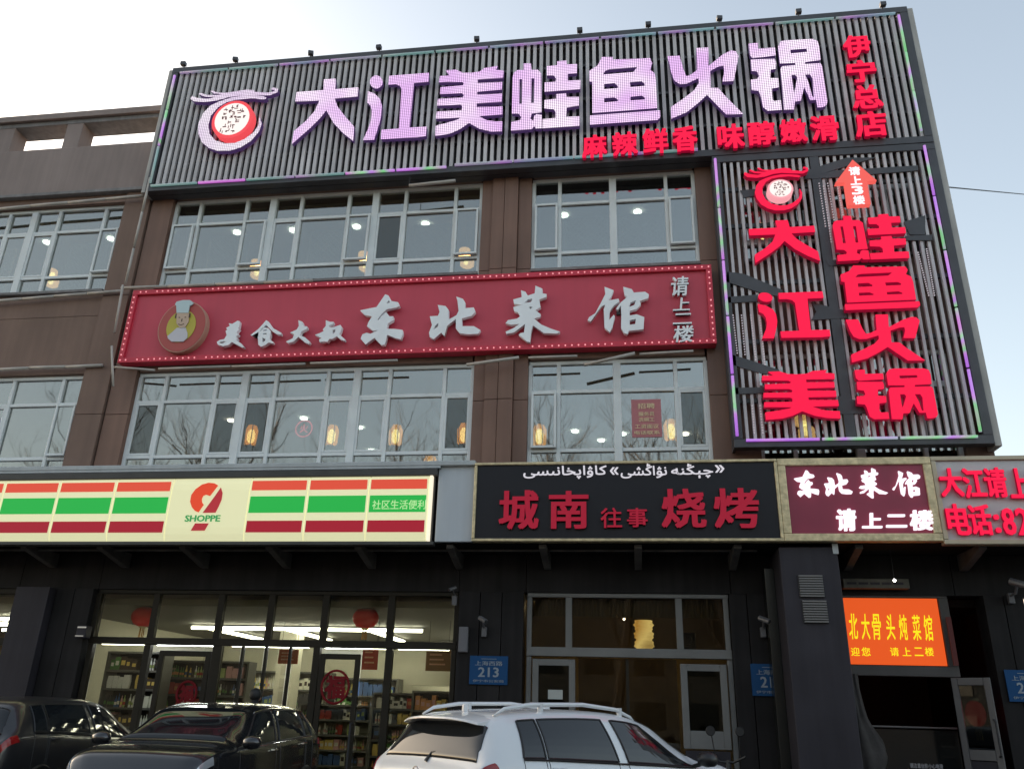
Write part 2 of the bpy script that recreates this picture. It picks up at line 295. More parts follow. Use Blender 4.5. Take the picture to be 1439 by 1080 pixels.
# ------------------------------------------------------------------ materials
M_brown = mat('brown_wall_paint', (0.190, 0.120, 0.092), 0.75, var=0.16, scale=0.9, streak=0.10, bump=0.25, bscale=60)
M_brown2 = mat('brown_cladding', (0.185, 0.100, 0.070), 0.55, var=0.14, scale=1.1, streak=0.13)
M_parapet = mat('faded_brown_render', (0.24, 0.19, 0.175), 0.8, var=0.16, scale=0.7, streak=0.10, bump=0.3, bscale=50)
M_beam = mat('weathered_beam', (0.19, 0.18, 0.18), 0.8, var=0.2, scale=2, streak=0.2)
M_frame = mat('grey_window_frame', (0.68, 0.71, 0.71), 0.45, var=0.06, scale=4)
M_frame2 = mat('shadow_gasket', (0.03, 0.03, 0.032), 0.7)  # plain black for gaskets, wires, cords and small fittings
M_glass = glass('window_glass', (0.48, 0.54, 0.52), 0.30, rcol=(0.86, 0.86, 0.83), wav=0.07, rough=0.02)
M_glass2 = glass('window_glass_dark', (0.42, 0.43, 0.40), 0.13, rcol=(0.7, 0.74, 0.72), wav=0.05)
M_shopglass = glass('shop_glass', (0.80, 0.78, 0.68), 0.02)
M_dark = mat('black_cladding', (0.018, 0.0165, 0.017), 0.6, spec=0.15, var=0.3, scale=1.5, streak=0.3)
M_dark2 = mat('charcoal_panel', (0.034, 0.031, 0.038), 0.55, spec=0.2, var=0.15, scale=1.5, streak=0.15)
M_soffit = mat('dark_soffit', (0.018, 0.017, 0.016), 0.9, var=0.2, spec=0.05)
M_brkt = mat('bracket_steel', (0.10, 0.095, 0.09), 0.7, spec=0.2, var=0.3, scale=4)
M_tube = mat('unlit_tube', (0.42, 0.38, 0.34), 0.4, var=0.15, scale=3)
M_inwall = mat('room_wall', (0.45, 0.42, 0.36), 0.8, var=0.05)
M_inceil = mat('room_ceiling', (0.55, 0.53, 0.48), 0.8)
M_infloor = mat('room_floor', (0.2, 0.15, 0.1), 0.5)
M_fascia = mat('grey_fascia', (0.46, 0.50, 0.54), 0.5, var=0.05, scale=0.8, streak=0.06)
M_gold = mat('gold_frame', (0.58, 0.48, 0.29), 0.45, metal=0.45, var=0.25, scale=14, bump=0.6, bscale=30)
M_asphalt = mat('asphalt', (0.05, 0.05, 0.052), 0.9, var=0.25, scale=2, bump=0.6, bscale=90)
M_pave = mat('paving', (0.2, 0.19, 0.18), 0.85, var=0.2, scale=2, bump=0.3)

# ------------------------------------------------------------------ ground
tag(MB().box(-150, 150, -160, 150, -0.3, 0.46).build('ground', M_asphalt), kind='structure')
tag(MB().box(-40, 40, 11.15, 11.98, 0.0, 0.56).build('pavement', M_pave), kind='structure')
tag(MB().box(-40, 40, 11.0, 11.147, 0.0, 0.57).build('kerb', mat('kerb_stone', (0.3, 0.29, 0.28), 0.8, var=0.15), bevel=0.01), kind='structure')

# ------------------------------------------------------------------ main building
YG = 12.0
bld = thing('main_building', 'brown three storey restaurant building covered in signs', 'building', (-1.5, 12, 0))
wing = thing('side_building', 'plain brown building at left with open roof frame and no big signs', 'building', (-12, 12, 0))
Z2 = (5.07, 5.42, 6.38, 6.87)     # bottom, lower rail, transom, top of the second floor windows
Z3 = (8.56, 8.89, 9.86, 10.35)
def window(parent, units, Z, YF=YG, dark=(), openp=(), glassm=None):
    """one wide window: units of mullion x; narrow lights get a sash frame of their own. returns the frame object"""
    x0, x1 = units[0][0], units[-1][-1]; zb, zl, zt, zh = Z
    f = MB(); t = 0.028
    f.box(x0-0.02, x1+0.02, YF-0.05, YF+0.05, zh-0.03, zh+0.03); f.box(x0-0.02, x1+0.02, YF-0.05, YF+0.05, zb-0.03, zb+0.03)
    xs = sorted(set(x for u in units for x in u)); edges = [u[0] for u in units] + [units[-1][-1]]
    for x in xs:
        w = 0.06 if x in edges[1:-1] else 0.03
        f.box(x-w, x+w, YF-(0.062 if w > 0.04 else 0.05), YF+0.05, zb+0.03, zh-0.03)
    for i in range(len(xs)-1):
        a = xs[i]+(0.06 if xs[i] in edges[1:-1] else 0.03); b = xs[i+1]-(0.06 if xs[i+1] in edges[1:-1] else 0.03)
        for z in (zl, zt): f.box(a, b, YF-0.046, YF+0.04, z-t, z+t)
    fr = f.build('window', M_frame, parent, bevel=0.006)
    k = 0
    for i in range(len(xs)-1):
        a = xs[i]+(0.06 if xs[i] in edges[1:-1] else 0.03); b = xs[i+1]-(0.06 if xs[i+1] in edges[1:-1] else 0.03)
        narrow = (b-a) < 0.55
        for j, (z0, z1) in enumerate(((zb+0.03, zl-t), (zl+t, zt-t), (zt+t, zh-0.03))):
            g = glassm or M_glass
            if (i, j) in dark: g = M_glass2
            if j == 1 and narrow:
                s = MB(); w = 0.035; dy = -0.02 if (i, j) not in openp else -0.09
                s.box(a, a+w, YF+dy-0.03, YF+dy+0.03, z0, z1); s.box(b-w, b, YF+dy-0.03, YF+dy+0.03, z0, z1)
                s.box(a+w, b-w, YF+dy-0.03, YF+dy+0.03, z0, z0+w); s.box(a+w, b-w, YF+dy-0.03, YF+dy+0.03, z1-w, z1)
                s.build('sash', M_frame, fr, bevel=0.005)
                MB().box(a+w, b-w, YF+dy-0.004, YF+dy+0.004, z0+w, z1-w).build('pane', g, fr)
            else:
                ty = random.uniform(-0.002, 0.002); tz = random.uniform(-0.003, 0.003)
                m = MB(); m.v = [(a, YF-0.004+ty, z0), (b, YF-0.004-ty, z0), (b, YF-0.004-ty+tz, z1), (a, YF-0.004+ty+tz, z1),
                                 (a, YF+0.004+ty, z0), (b, YF+0.004-ty, z0), (b, YF+0.004-ty+tz, z1), (a, YF+0.004+ty+tz, z1)]
                m.f = [(0, 1, 2, 3), (7, 6, 5, 4), (0, 4, 5, 1), (1, 5, 6, 2), (2, 6, 7, 3), (3, 7, 4, 0)]
                m.build('pane', g, fr)
    return fr
U1 = [(-8.17, -7.69, -6.78, -6.27), (-6.27, -5.73, -4.83, -4.33), (-4.33, -3.78, -2.87, -2.41)]
U2 = [(-1.48, -1.03, -0.12), (-0.12, 0.78, 1.24)]
U3 = [(1.98, 2.45, 3.36), (3.36, 4.25, 4.72)]
UL = [(-14.85, -14.35, -13.45, -12.95), (-12.95, -12.45, -11.59, -11.06), (-11.06, -10.54, -9.6, -9.18)]
for U, Z, dk, op in ((U1, Z2, {(0,1),(2,1),(3,1),(8,1)}, {(0,2)}), (U2, Z2, {(3,1)}, {(0,1)}), (U3, Z2, {(0,1)}, set()),
                 (U1, Z3, {(6,1)}, {(0,1),(2,1),(5,1),(8,1)}), (U2, Z3, set(), {(0,1),(3,1)}), (U3, Z3, set(), set())):
    window(bld, U, Z, dark=dk, openp=op)
for Z in (Z2, Z3): window(wing, UL, Z, openp={(2,1),(3,1),(8,1)})
# sills under the windows
for U, Z in ((U1, Z3), (U2, Z3), (U3, Z3)):
    MB().box(U[0][0]-0.02, U[-1][-1]+0.02, 11.80, 12.05, Z[0]-0.09, Z[0]-0.035).build('window_sill', M_beam, bld, bevel=0.008)
MB().box(-15, -9.18, 11.80, 12.05, Z3[0]-0.09, Z3[0]-0.035).build('window_sill', M_beam, wing, bevel=0.008)
# spandrel walls (front face 11.85), broken into panels with recessed joints
def spandrel(parent, x0, x1, z0, z1, m, n):
    MB().box(x0, x1, 11.90, 12.3, z0, z1).build('wall', m, parent)
    w = (x1-x0)/n
    for i in range(n):
        MB().box(x0+i*w+0.004, x0+(i+1)*w-0.004, 11.882+random.uniform(-0.002, 0.002), 11.90, z0+0.004, z1-0.004).build('wall_panel', m, parent, bevel=0.003)
for (a, b) in ((-8.17, -2.41), (-1.48, 1.24), (1.98, 4.72)):
    n = max(1, round((b-a)/1.9))
    spandrel(bld, a, b, Z2[3]+0.035, Z3[0]-0.095, M_brown, n)
    spandrel(bld, a, b, Z3[3]+0.035, 12.55, M_brown, n)
    MB().box(a, b, 11.90, 12.3, 3.9, Z2[0]-0.035).build('wall', M_brown, bld)
spandrel(wing, -15, -9.18, Z2[3]+0.035, 8.02, M_brown, 1)
MB().box(-15, -9.18, 11.875, 12.3, 8.02, Z3[0]-0.095).build('wall', M_brown, wing)
MB().box(-15, -9.18, 11.9, 12.3, 3.9, Z2[0]-0.035).build('wall', M_brown, wing)
MB().box(-15, -9.18, 11.855, 12.3, Z3[3]+0.035, 10.62).build('wall', M_brown, wing)
MB().box(-15, -8.66, 11.80, 12.3, 10.63, 11.70).build('parapet', M_parapet, wing, bevel=0.01)
MB().box(-15, -8.66, 11.74, 12.06, 10.56, 10.63).build('ledge', M_beam, wing, bevel=0.01)
# open roof frame over the side building
MB().box(-15, -8.66, 11.85, 12.28, 12.32, 12.42).build('roof_beam', M_beam, wing, bevel=0.01)
MB().box(-15, -8.66, 11.78, 12.34, 12.42, 12.56).build('coping', M_parapet, wing, bevel=0.01)
for x in (-14.2, -12.15, -10.66):
    MB().box(x-0.17, x+0.17, 11.86, 12.2, 11.70, 12.32).build('roof_post', M_parapet, wing)
# pillars
def pillar(parent, x0, x1, z0, z1, m, ribs, yf=11.88):
    MB().box(x0, x1, yf+0.03, 12.3, z0, z1).build('pillar', m, parent)
    n = max(2, round((z1-z0)/2.4)); h = (z1-z0)/n
    for i in range(n):
        for a, b, y in ribs:
            MB().box(a, b, y, yf+0.03, z0+i*h+0.004, z0+(i+1)*h-0.004).build('cladding_panel', m, parent, bevel=0.004)
pillar(bld, -2.38, -1.51, 3.9, 10.9, M_brown2, [(-2.38, -2.2, 11.88), (-2.192, -1.98, 11.83), (-1.972, -1.74, 11.815), (-1.732, -1.51, 11.88)])
pillar(bld, 1.27, 1.95, 3.9, 10.9, M_brown2, [(1.27, 1.95, 11.87)])
pillar(bld, 4.75, 5.12, 3.9, 12.9, M_brown, [(4.75, 5.12, 11.87)])
pillar(bld, -8.62, -8.2, 3.9, 10.62, M_brown2, [(-8.62, -8.2, 11.86)])
pillar(wing, -9.15, -8.65, 3.9, 10.62, M_brown, [(-9.15, -8.65, 11.82)], 11.84)
# body of the building: floors, rooms, roof, side walls
for z0, z1 in ((3.35, 3.6), (7.2, 7.5), (10.65, 10.95)):
    MB().box(-15, 5.1, 12.31, 20, z0, z1).build('floor_slab', M_inceil, bld)
MB().box(-8.6, 5.1, 12.31, 20, 12.6, 12.8).build('roof', M_dark2, bld)
for z0, z1 in ((3.6, 7.2), (7.5, 10.65)):
    MB().box(-15, 5.1, 18.5, 18.7, z0, z1).build('room_wall', M_inwall, bld)
    for x in (-9.0, -2.0, 1.55): MB().box(x-0.08, x+0.08, 12.35, 18.5, z0, z1).build('room_wall', M_inwall, bld)
    MB().box(-15, 5.05, 12.31, 18.5, z0, z0+0.06).build('room_floor', M_infloor, bld)
MB().box(4.98, 5.12, 12.31, 20, 0, 12.6).build('end_wall', M_brown, bld)
MB().box(-15.2, 5.1, 19.8, 20, 0, 10.95).build('back_wall', M_brown, bld)
MB().box(-15.4, -15.2, 11.9, 20, 0, 12).build('end_wall', M_brown, wing)

# ------------------------------------------------------------------ rooms upstairs: lanterns, downlights
M_lan = paper('lantern_shade', '#f59a2c', 3.2); M_lan2 = paper('lantern_shade_pale', '#fbb878', 3.4)
M_lanhot = glow('lantern_core', '#ffe490', 11.0)
M_wood = mat('dark_wood', (0.12, 0.06, 0.03), 0.5)
def lantern(px, Y, kind, label, group, first={}):
    c = at(*px, Y)
    if kind not in first:
        t = thing('hanging_lantern', None, None, (0, 0, 0), local=True)
        if kind == 'square':
            MB().lathe((0, 0, 0), [(0.075, -0.17), (0.105, -0.14), (0.115, 0.08), (0.075, 0.17)], 6).build('lamp_shade', M_lan, t)
            MB().lathe((0, 0, 0), [(0.03, -0.12), (0.06, -0.08), (0.065, 0.03), (0.035, 0.10)], 10).build('bulb', M_lanhot, t)
            m = MB()
            for k in range(6):
                a = math.pi*k/3; e = [(0.078*math.cos(a), 0.078*math.sin(a), -0.172), (0.109*math.cos(a), 0.109*math.sin(a), -0.14), (0.119*math.cos(a), 0.119*math.sin(a), 0.08), (0.078*math.cos(a), 0.078*math.sin(a), 0.172)]
                m.tube(e, 0.007, 4)
            m.build('lamp_frame', M_wood, t)
            MB().lathe((0, 0, 0), [(0.08, 0.17), (0.085, 0.18), (0.04, 0.2)], 6).build('lamp_cap', M_wood, t)
            MB().lathe((0, 0, 0), [(0.07, -0.19), (0.085, -0.175), (0.07, -0.17)], 6).build('lamp_base', M_wood, t)
            MB().tube([(0, 0, 0.2), (0, 0, 0.95)], 0.006, 5).build('cord', M_wood, t)
        else:
            MB().lathe((0.02, 0, 0.0), [(0.085, -0.12), (0.11, -0.1), (0.11, 0.0), (0.09, 0.03)], 12).build('lamp_shade', M_lan2, t)
            MB().lathe((-0.03, 0, 0.13), [(0.07, -0.07), (0.095, -0.05), (0.09, 0.05), (0.06, 0.07)], 12).build('lamp_shade', M_lan2, t)
            MB().lathe((0.0, 0, 0.03), [(0.03, -0.10), (0.05, 0.0), (0.03, 0.10)], 8).build('bulb', M_lanhot, t); MB().tube([(0, 0, 0.18), (0, 0, 1.1)], 0.006, 5).build('cord', M_wood, t)
        first[kind] = t; o = t
    else: o = copy_tree(first[kind])
    o.location = c; o.rotation_euler.z = random.uniform(-0.3, 0.3); o.scale = (1.2,)*3 if kind == 'paper' else (1.08,)*3; tag(o, label, 'lantern', group); return o
G2 = 'lanterns behind the second floor windows'; G3 = 'paper lamps behind the third floor windows'
for px, lb in (((353, 612), 'yellow lantern in the narrow dark pane below the red banner chef logo'), ((466, 612), 'yellow lantern half hidden by a mullion left of the widest frame post'),
               ((556, 612), 'bright yellow lantern in the middle of a wide tree-reflecting pane'), ((652, 610), 'yellow lantern in the dark pane beside the brown centre pillar'),
               ((758, 612), 'yellow lantern in the first narrow pane right of the centre pillar'), ((943, 605), 'yellow lantern to the right of the pink window notice')):
    lantern(px, 13.0, 'square', lb, G2)
lantern((604, 656), 13.0, 'square', 'low yellow lantern showing only its top just above the shop sign', G2)
for px, lb in (((361, 381), 'cream paper lamp behind the third floor post above the chef logo'), ((513, 370), 'cream paper lamp above the banner between two narrow panes'),
               ((655, 365), 'cream paper lamp at the right end of the wide third floor window'), ((72, 393), 'cream paper lamp in the upper window of the left building')):
    lantern(px, 13.0, 'paper', lb, G3)
lantern((1073, 332), 13.0, 'paper', 'cream paper lamp glimpsed between slats beside the first red character of the tall billboard', G3)
lantern((1131, 604), 13.0, 'paper', 'cream paper lamp glimpsed between slats under the lowest left red character', G2)
M_dl = glow('downlight', '#fffaf0', 18.0); M_dlr = glow('downlight_red', '#ff9a9a', 8)
dl = None
def ceil_at(px, z):
    d = at(px[0], px[1], 1.0)-CAM; return CAM + d*((z-CAM.z)/d.z)
DL = [((325, 590), 7.19, 'small round ceiling light seen in the left part of the second floor window'), ((427, 587), 7.19, 'round ceiling light glowing above a red round sign'),
      ((505, 600), 7.19, 'round ceiling light beside the thick post left of the bright lantern'), ((522, 632), 7.19, 'low far ceiling light near the sill under the narrow pane'),
      ((808, 605), 7.19, 'ceiling light right of the dark reflection in the second floor'), ((845, 618), 7.19, 'lowest ceiling light left of the middle post'),
      ((875, 609), 7.19, 'tiny ceiling light left of the pink notice'), ((963, 609), 7.19, 'ceiling light in the dark pane at the far right of the second floor'),
      ((333, 326), 10.64, 'ceiling light in the leftmost wide pane of the third floor'), ((412, 323), 10.64, 'bright oval ceiling light in the narrow pane left of centre, third floor'),
      ((501, 318), 10.64, 'bright oval ceiling light in the narrow pane before the open dark sash'), ((598, 314), 10.64, 'bright ceiling light in the wide third floor pane near its right end'),
      ((896, 297), 10.64, 'large star-bright ceiling light in the wide pane right of the centre pillar'), ((793, 302), 10.64, 'ceiling light at the edge of the wide pane right of the centre pillar'),
      ((66, 340), 10.64, 'ceiling light in the left building above the paper lamp'), ((156, 335), 10.64, 'ceiling light in the last narrow pane of the left building')]
for px, z, lb in DL:
    c = ceil_at(px, z)
    if dl is None:
        dl = MB().lathe((0, 0, 0), [(0.06, -0.03), (0.075, -0.025), (0.075, 0.005)], 16).build('downlight', M_dl); o = dl
    else: o = dl.copy(); col.objects.link(o)
    o.location = c; tag(o, lb, 'ceiling light', 'round ceiling lights inside')
# red round neon sign inside, pink notice on the pane
t = thing('neon_sign', 'small red glowing round sign inside the second floor window', 'sign', at(427, 602, 14.0))
c = at(427, 602, 14.0); M_neon = glow('red_neon', '#ff4a5a', 2.2)
MB().tube([(c.x+0.16*math.cos(k*math.pi/12), c.y, c.z+0.16*math.sin(k*math.pi/12)) for k in range(25)], 0.012, 6).build('ring', M_neon, t)
text_mesh('火', c.x-0.08, c.z-0.08, c.x+0.08, c.z+0.09, c.y, 0.01, M_neon, bold=0.01, parent=t)
t = thing('window_notice', 'pink printed notice stuck inside the second floor window', 'notice', (0.3, 11.99, 5.62))
MB().box(0.09, 0.54, 11.986, 11.989, 5.62, 6.23).build('sheet', mat('pink_paper', '#b87478', 0.7), t)
Mn = mat('notice_print', '#f0d8b0', 0.7)
for i, (s, w, z, h) in enumerate((('招聘', 0.26, 6.12, 0.09), ('服务员', 0.24, 5.99, 0.07), ('洗碗工', 0.24, 5.90, 0.07), ('工资面议', 0.36, 5.79, 0.07), ('电话联系', 0.38, 5.69, 0.06))):
    text_mesh(s, 0.315-w/2, z-h/2, 0.315+w/2, z+h/2, 11.978, 0.004, Mn, bold=0.01, name='text', parent=t)

# diamond lattice screens standing behind the wide third floor panes
M_lat = mat('lattice_wood', (0.62, 0.58, 0.52), 0.7)
for n_, (x0, x1) in enumerate(((-7.6, -6.85), (-5.65, -4.9), (-3.7, -2.95), (-0.95, -0.2), (-0.05, 0.7), (-10.45, -9.7), (-12.35, -11.65))):
    t = thing('lattice_screen', 'diamond lattice screen inside the third floor, ' + ['behind the leftmost wide pane', 'behind the second wide pane', 'behind the third wide pane', 'behind the pane right of the centre pillar', 'behind the wide pane by the tall billboard', 'in the left building, last pane', 'in the left building, next pane'][n_], 'screen', ((x0+x1)/2, 12.35, 8.6), 'lattice screens')
    m = MB(); z0, z1, st_ = 8.62, 9.8, 0.105; H_ = z1-z0; W_ = x1-x0
    k = -int(H_/st_)
    while x0+k*st_ < x1:
        for sg in (1, -1):
            a = x0+k*st_; pa = [(a, z0), (a+H_, z1)]
            (ax, az), (bx, bz) = pa
            if ax < x0: az += x0-ax; ax = x0
            if bx > x1: bz -= bx-x1; bx = x1
            if bx > ax+.01:
                if sg < 0: ax, bx = x0+x1-ax, x0+x1-bx
                m.tube([(ax, 12.35+.008*sg, az), (bx, 12.35+.008*sg, bz)], 0.010, 4, cap=False)
        k += 1
    tag(m.build('lattice', M_lat, t), kind='stuff')
    f = MB(); f.box(x0-.03, x0, 12.33, 12.37, z0, z1); f.box(x1, x1+.03, 12.33, 12.37, z0, z1); f.box(x0-.03, x1+.03, 12.33, 12.37, z1, z1+.03); f.build('frame', M_lat, t)

# ------------------------------------------------------------------ the big hot pot billboard (slats on a frame) and the tall one below it
M_slat = mat('galvanised_slat', (0.56, 0.53, 0.54), 0.5, metal=0.0, var=0.16, scale=1.5, streak=0.15)
M_bframe = mat('black_steel_frame', (0.055, 0.055, 0.062), 0.45, var=0.2, scale=3)
M_bback = mat('billboard_back', (0.022, 0.022, 0.026), 0.7, var=0.2)
M_edge = mat('grey_trim', (0.42, 0.40, 0.37), 0.5, var=0.15, scale=2, streak=0.15)
M_led = led_mat('led_letter_face', ('#e8b8f2', '#ffeaff'), 1.55, dark=0.40)
M_ledside = glow('led_letter_side', '#4c3466', 0.6, base='#40304a')
M_red = glow('red_letter', '#ff1648', 1.0, base='#c01030'); M_redside = glow('red_letter_side', '#8c0a2c', 0.8)
M_white = glow('white_letter', '#fffaff', 1.0)
def light_tubes(parent, p0, p1, n, lit, name='light_tube', r=0.022):
    a, b = Vector(p0), Vector(p1)
    for i in range(n):
        c = a+(b-a)*((i+0.02)/n); d = a+(b-a)*((i+0.98)/n)
        m = lit(i); o = MB().tube([c, d], r, 8).build(name, m, parent, smooth=True)
def tube_mat(name, cols, k):
    if name in MATS: return MATS[name]
    m = mat(name, '#9a949a', 0.35); n = m.node_tree; b = n.nodes['Principled BSDF']
    g = n.nodes.new('ShaderNodeNewGeometry'); no = n.nodes.new('ShaderNodeTexNoise'); no.inputs['Scale'].default_value = 1.1; no.inputs['Detail'].default_value = 0
    n.links.new(g.outputs['Position'], no.inputs['Vector']); cr = n.nodes.new('ShaderNodeValToRGB'); cr.color_ramp.interpolation = 'LINEAR'
    while len(cr.color_ramp.elements) < len(cols): cr.color_ramp.elements.new(0.5)
    for i, c in enumerate(cols): cr.color_ramp.elements[i].position = 0.32+0.36*i/(len(cols)-1); cr.color_ramp.elements[i].color = (*srgb(c), 1)
    n.links.new(no.outputs[0], cr.inputs[0]); n.links.new(cr.outputs[0], b.inputs['Emission Color']); b.inputs['Emission Strength'].default_value = k/2**EXPO
    return m
T_top = tube_mat('pale_rgb_tube', ['#66a0a8', '#806fb0', '#b070c8', '#7f9a98', '#5f9a94'], 0.55)
T_low = tube_mat('bright_rgb_tube', ['#b060e0', '#c070d8', '#60c870', '#a8a0a8', '#b868e0', '#80d088', '#c060c8'], 0.85)
YB = 11.62
def billboard(name, label, x0, x1, z0, z1, npanel):
    t = thing(name, label, 'billboard', ((x0+x1)/2, YB, z0))
    f = MB(); w = 0.13
    f.box(x0, x1, YB-0.05, YB+0.10, z1-w, z1); f.box(x0, x1, YB-0.05, YB+0.10, z0, z0+w)
    f.box(x0, x0+w, YB-0.05, YB+0.10, z0+w, z1-w); f.box(x1-w, x1, YB-0.05, YB+0.10, z0+w, z1-w)
    f.build('frame', M_bframe, t, bevel=0.008)
    bk = MB(); bk.box(x0+w, x1-w, YB+0.12, YB+0.15, z0+w, z1-w); bk.build('back_panel', M_bback, t)
    return t
# top billboard
bx0, bx1, bz0, bz1 = -8.62, 5.025, 10.375, 13.26
top = billboard('hotpot_billboard', 'long rooftop billboard with purple LED characters and flaming pot logo', bx0, bx1, bz0, bz1, 0)
pitch_ = 0.1198; n = int((bx1-bx0-0.34)/pitch_)
s0 = None
for i in range(n+1):
    x = bx0+0.2+i*pitch_
    if s0 is None: s0 = MB().box(-0.030, 0.030, -0.028, 0.028, bz0+0.13, bz1-0.13).build('slat', M_slat, top); s0.location = (x, YB, 0); base_s = s0
    else: s0 = share('slat', base_s, (x, YB, 0), top)
# steel rails behind the slats, outer trim and the box sides
for z in (11.08, 11.84, 12.6): MB().box(bx0+0.13, bx1-0.13, YB+0.04, YB+0.09, z-0.025, z+0.025).build('rail', M_bframe, top)
MB().box(bx1+0.003, bx1+0.10, YB-0.02, YB+0.25, bz0-5.1, bz1-0.02).build('side_trim', M_edge, top, bevel=0.01)
MB().box(bx0-0.09, bx0-0.003, YB-0.02, YB+0.25, bz0, bz1-0.02).build('side_trim', M_edge, top, bevel=0.01)
MB().box(bx0, bx1, YB+0.11, 11.88, bz0-0.0, bz0+0.05).build('underside_panel', M_bframe, top)
MB().box(bx0, bx1, YB+0.16, 11.8, bz1-0.08, bz1-0.03).build('top_panel', M_bframe, top)
light_tubes(top, (bx0+0.17, YB-0.07, bz1-0.16), (bx1-0.2, YB-0.07, bz1-0.16), 13, lambda i: T_top, 'light_tube')
light_tubes(top, (bx0+0.1, YB-0.07, bz0+0.1), (-2.96, YB-0.07, bz0+0.1), 6, lambda i: T_low if i in (1, 4, 5) else T_top, 'light_tube', 0.024)
light_tubes(top, (-2.85, YB-0.07, bz0+0.13), (1.33, YB-0.07, bz0+0.13), 4, lambda i: T_top, 'light_tube', 0.026)
light_tubes(top, (bx0+0.09, YB-0.07, bz0+0.15), (bx0+0.09, YB-0.07, bz1-0.2), 3, lambda i: T_low if i else T_top, 'light_tube')
light_tubes(top, (bx1-0.17, YB-0.07, bz0+0.2), (bx1-0.17, YB-0.07, bz1-0.2), 3, lambda i: T_low, 'light_tube')
# fallen tube hanging below
a, b = at(575, 261, 11.6), at(640, 254, 11.6)
tg = thing('fallen_light_tube', 'unlit light tube hanging below the long billboard beside its bottom edge', 'light tube', tuple(a))
MB().tube([a, b], 0.03, 8).build('tube', M_tube, tg, smooth=True); MB().tube([a, (a.x, a.y, a.z+0.18)], 0.006, 5).build('wire', M_frame2, tg)
def letter(key, bb, Y, face, side, parent, depth=0.09):
    o = glyph(key, bb, Y, depth, side, parent)                    # body of the letter
    x = glyph(key, bb, Y-0.012, 0.010, face, o, name='lit_face')   # lit face just proud of it
    return o
for k in ('da', 'jiang', 'mei', 'wa', 'yu', 'huo', 'guo'): letter(k, None, 11.46, M_led, M_ledside, top, 0.075)
# logo
M_ringw = led_mat('led_logo_face', ('#ead0f0', '#fdf0fd'), 1.3, dark=0.45)
def logo(parent, rb, wb, Y, face, side, cx, cz, rx, rz, rim):
    letter('ring', rb, Y, face, side, parent); letter('whiskers', wb, Y-0.008, face, side, parent)
    cir = lambda k1: [(cx+rx*k1*math.cos(2*math.pi*k/32), cz+rz*k1*math.sin(2*math.pi*k/32)) for k in range(32)]
    d = MB().prism(cir(1.0), Y-0.05, Y+0.1).build('logo_disc', rim, parent)
    MB().prism(cir(0.84), Y-0.062, Y-0.052).build('disc_face', M_discw, d)
    mk = MB(); rnd = random.Random(3)
    for (gx, gz) in [(-.35,.55),(-.1,.6),(.15,.62),(-.45,.32),(-.2,.35),(.05,.33),(.3,.36),(.5,.4),(-.5,.08),(-.28,.1),(-.06,.08),(.16,.1),(.38,.08),(.56,.12),(-.1,-.15),(.3,-.18),(-.3,-.38),(-.05,-.4),(.15,-.42),(-.4,-.6),(-.1,-.62),(.2,-.66)]:
        for q in range(3):
            x = cx+rx*(gx+rnd.uniform(-.07, .07)); z = cz+rz*(gz+rnd.uniform(-.08, .08)); L = rx*rnd.uniform(.04, .10)
            if rnd.random() < .5: mk.box(x-L, x+L, Y-0.068, Y-0.064, z-rz*.018, z+rz*.018)
            else: mk.box(x-rx*.018, x+rx*.018, Y-0.0665, Y-0.0635, z-L, z+L)
    tag(mk.build('disc_mark', M_mark, d), kind='stuff')
M_discw = glow('disc_white', '#fff0ea', 1.0); M_rim = glow('disc_red_rim', '#f05058', 0.95); M_mark = mat('disc_print', '#6a3038', 0.6)
logo(top, None, None, 11.46, M_ringw, M_ledside, -7.066, 11.744, 0.398, 0.428, M_rim)
# small red slogan and branch name
SL = [('麻', (818, 189, 853, 221)), ('辣', (860, 185, 896, 218)), ('鲜', (903, 180, 939, 215)), ('香', (945, 177, 980, 212)),
      ('味', (1008, 174, 1046, 208)), ('醇', (1051, 170, 1090, 203)), ('嫩', (1096, 167, 1134, 199)), ('滑', (1139, 162, 1179, 197)),
      ('伊', (1185, 49, 1224, 80)), ('宁', (1190, 84, 1232, 115)), ('总', (1197, 119, 1240, 152)), ('店', (1201, 156, 1247, 191))]
for s, px in SL:
    o = text_px(s, px, 11.48, 0.08, M_redside, bold=0.034, parent=top); text_px(s, px, 11.465, 0.012, M_red, bold=0.034, parent=o, name='lit_face')
# floodlights along the top edge
fl = None
for i, (x, y) in enumerate([(259, 97), (331, 92), (436, 84), (533, 78), (670, 65), (815, 52), (911, 43), (1010, 34), (1122, 25), (1240, 15)]):
    c = at(x, y, 11.67)
    if fl is None:
        fl = thing('floodlight', None, None, (0, 0, 0), local=True)
        MB().box(-0.05, 0.05, -0.10, -0.02, 0.03, 0.11).build('lamp_head', M_bframe, fl, bevel=0.006)
        MB().tube([(0, 0, -0.06), (0, -0.03, 0.06)], 0.015, 6).build('bracket', M_bframe, fl); o = fl
    else: o = copy_tree(fl)
    o.location = (c.x, 11.67, 13.31); o.rotation_euler.z = random.uniform(-0.4, 0.4)
    pos = ['leftmost, above the logo', 'second from the left, above the logo', 'above the first purple character', 'above the second purple character', 'above the gap after the third purple character',
           'between the frog and fish characters', 'above the end of the fish character', 'above the fire character', 'above the pot character', 'rightmost, near the building corner'][i]
    tag(o, 'small black floodlight on the billboard edge, ' + pos, 'floodlight', 'floodlights along the billboard top')

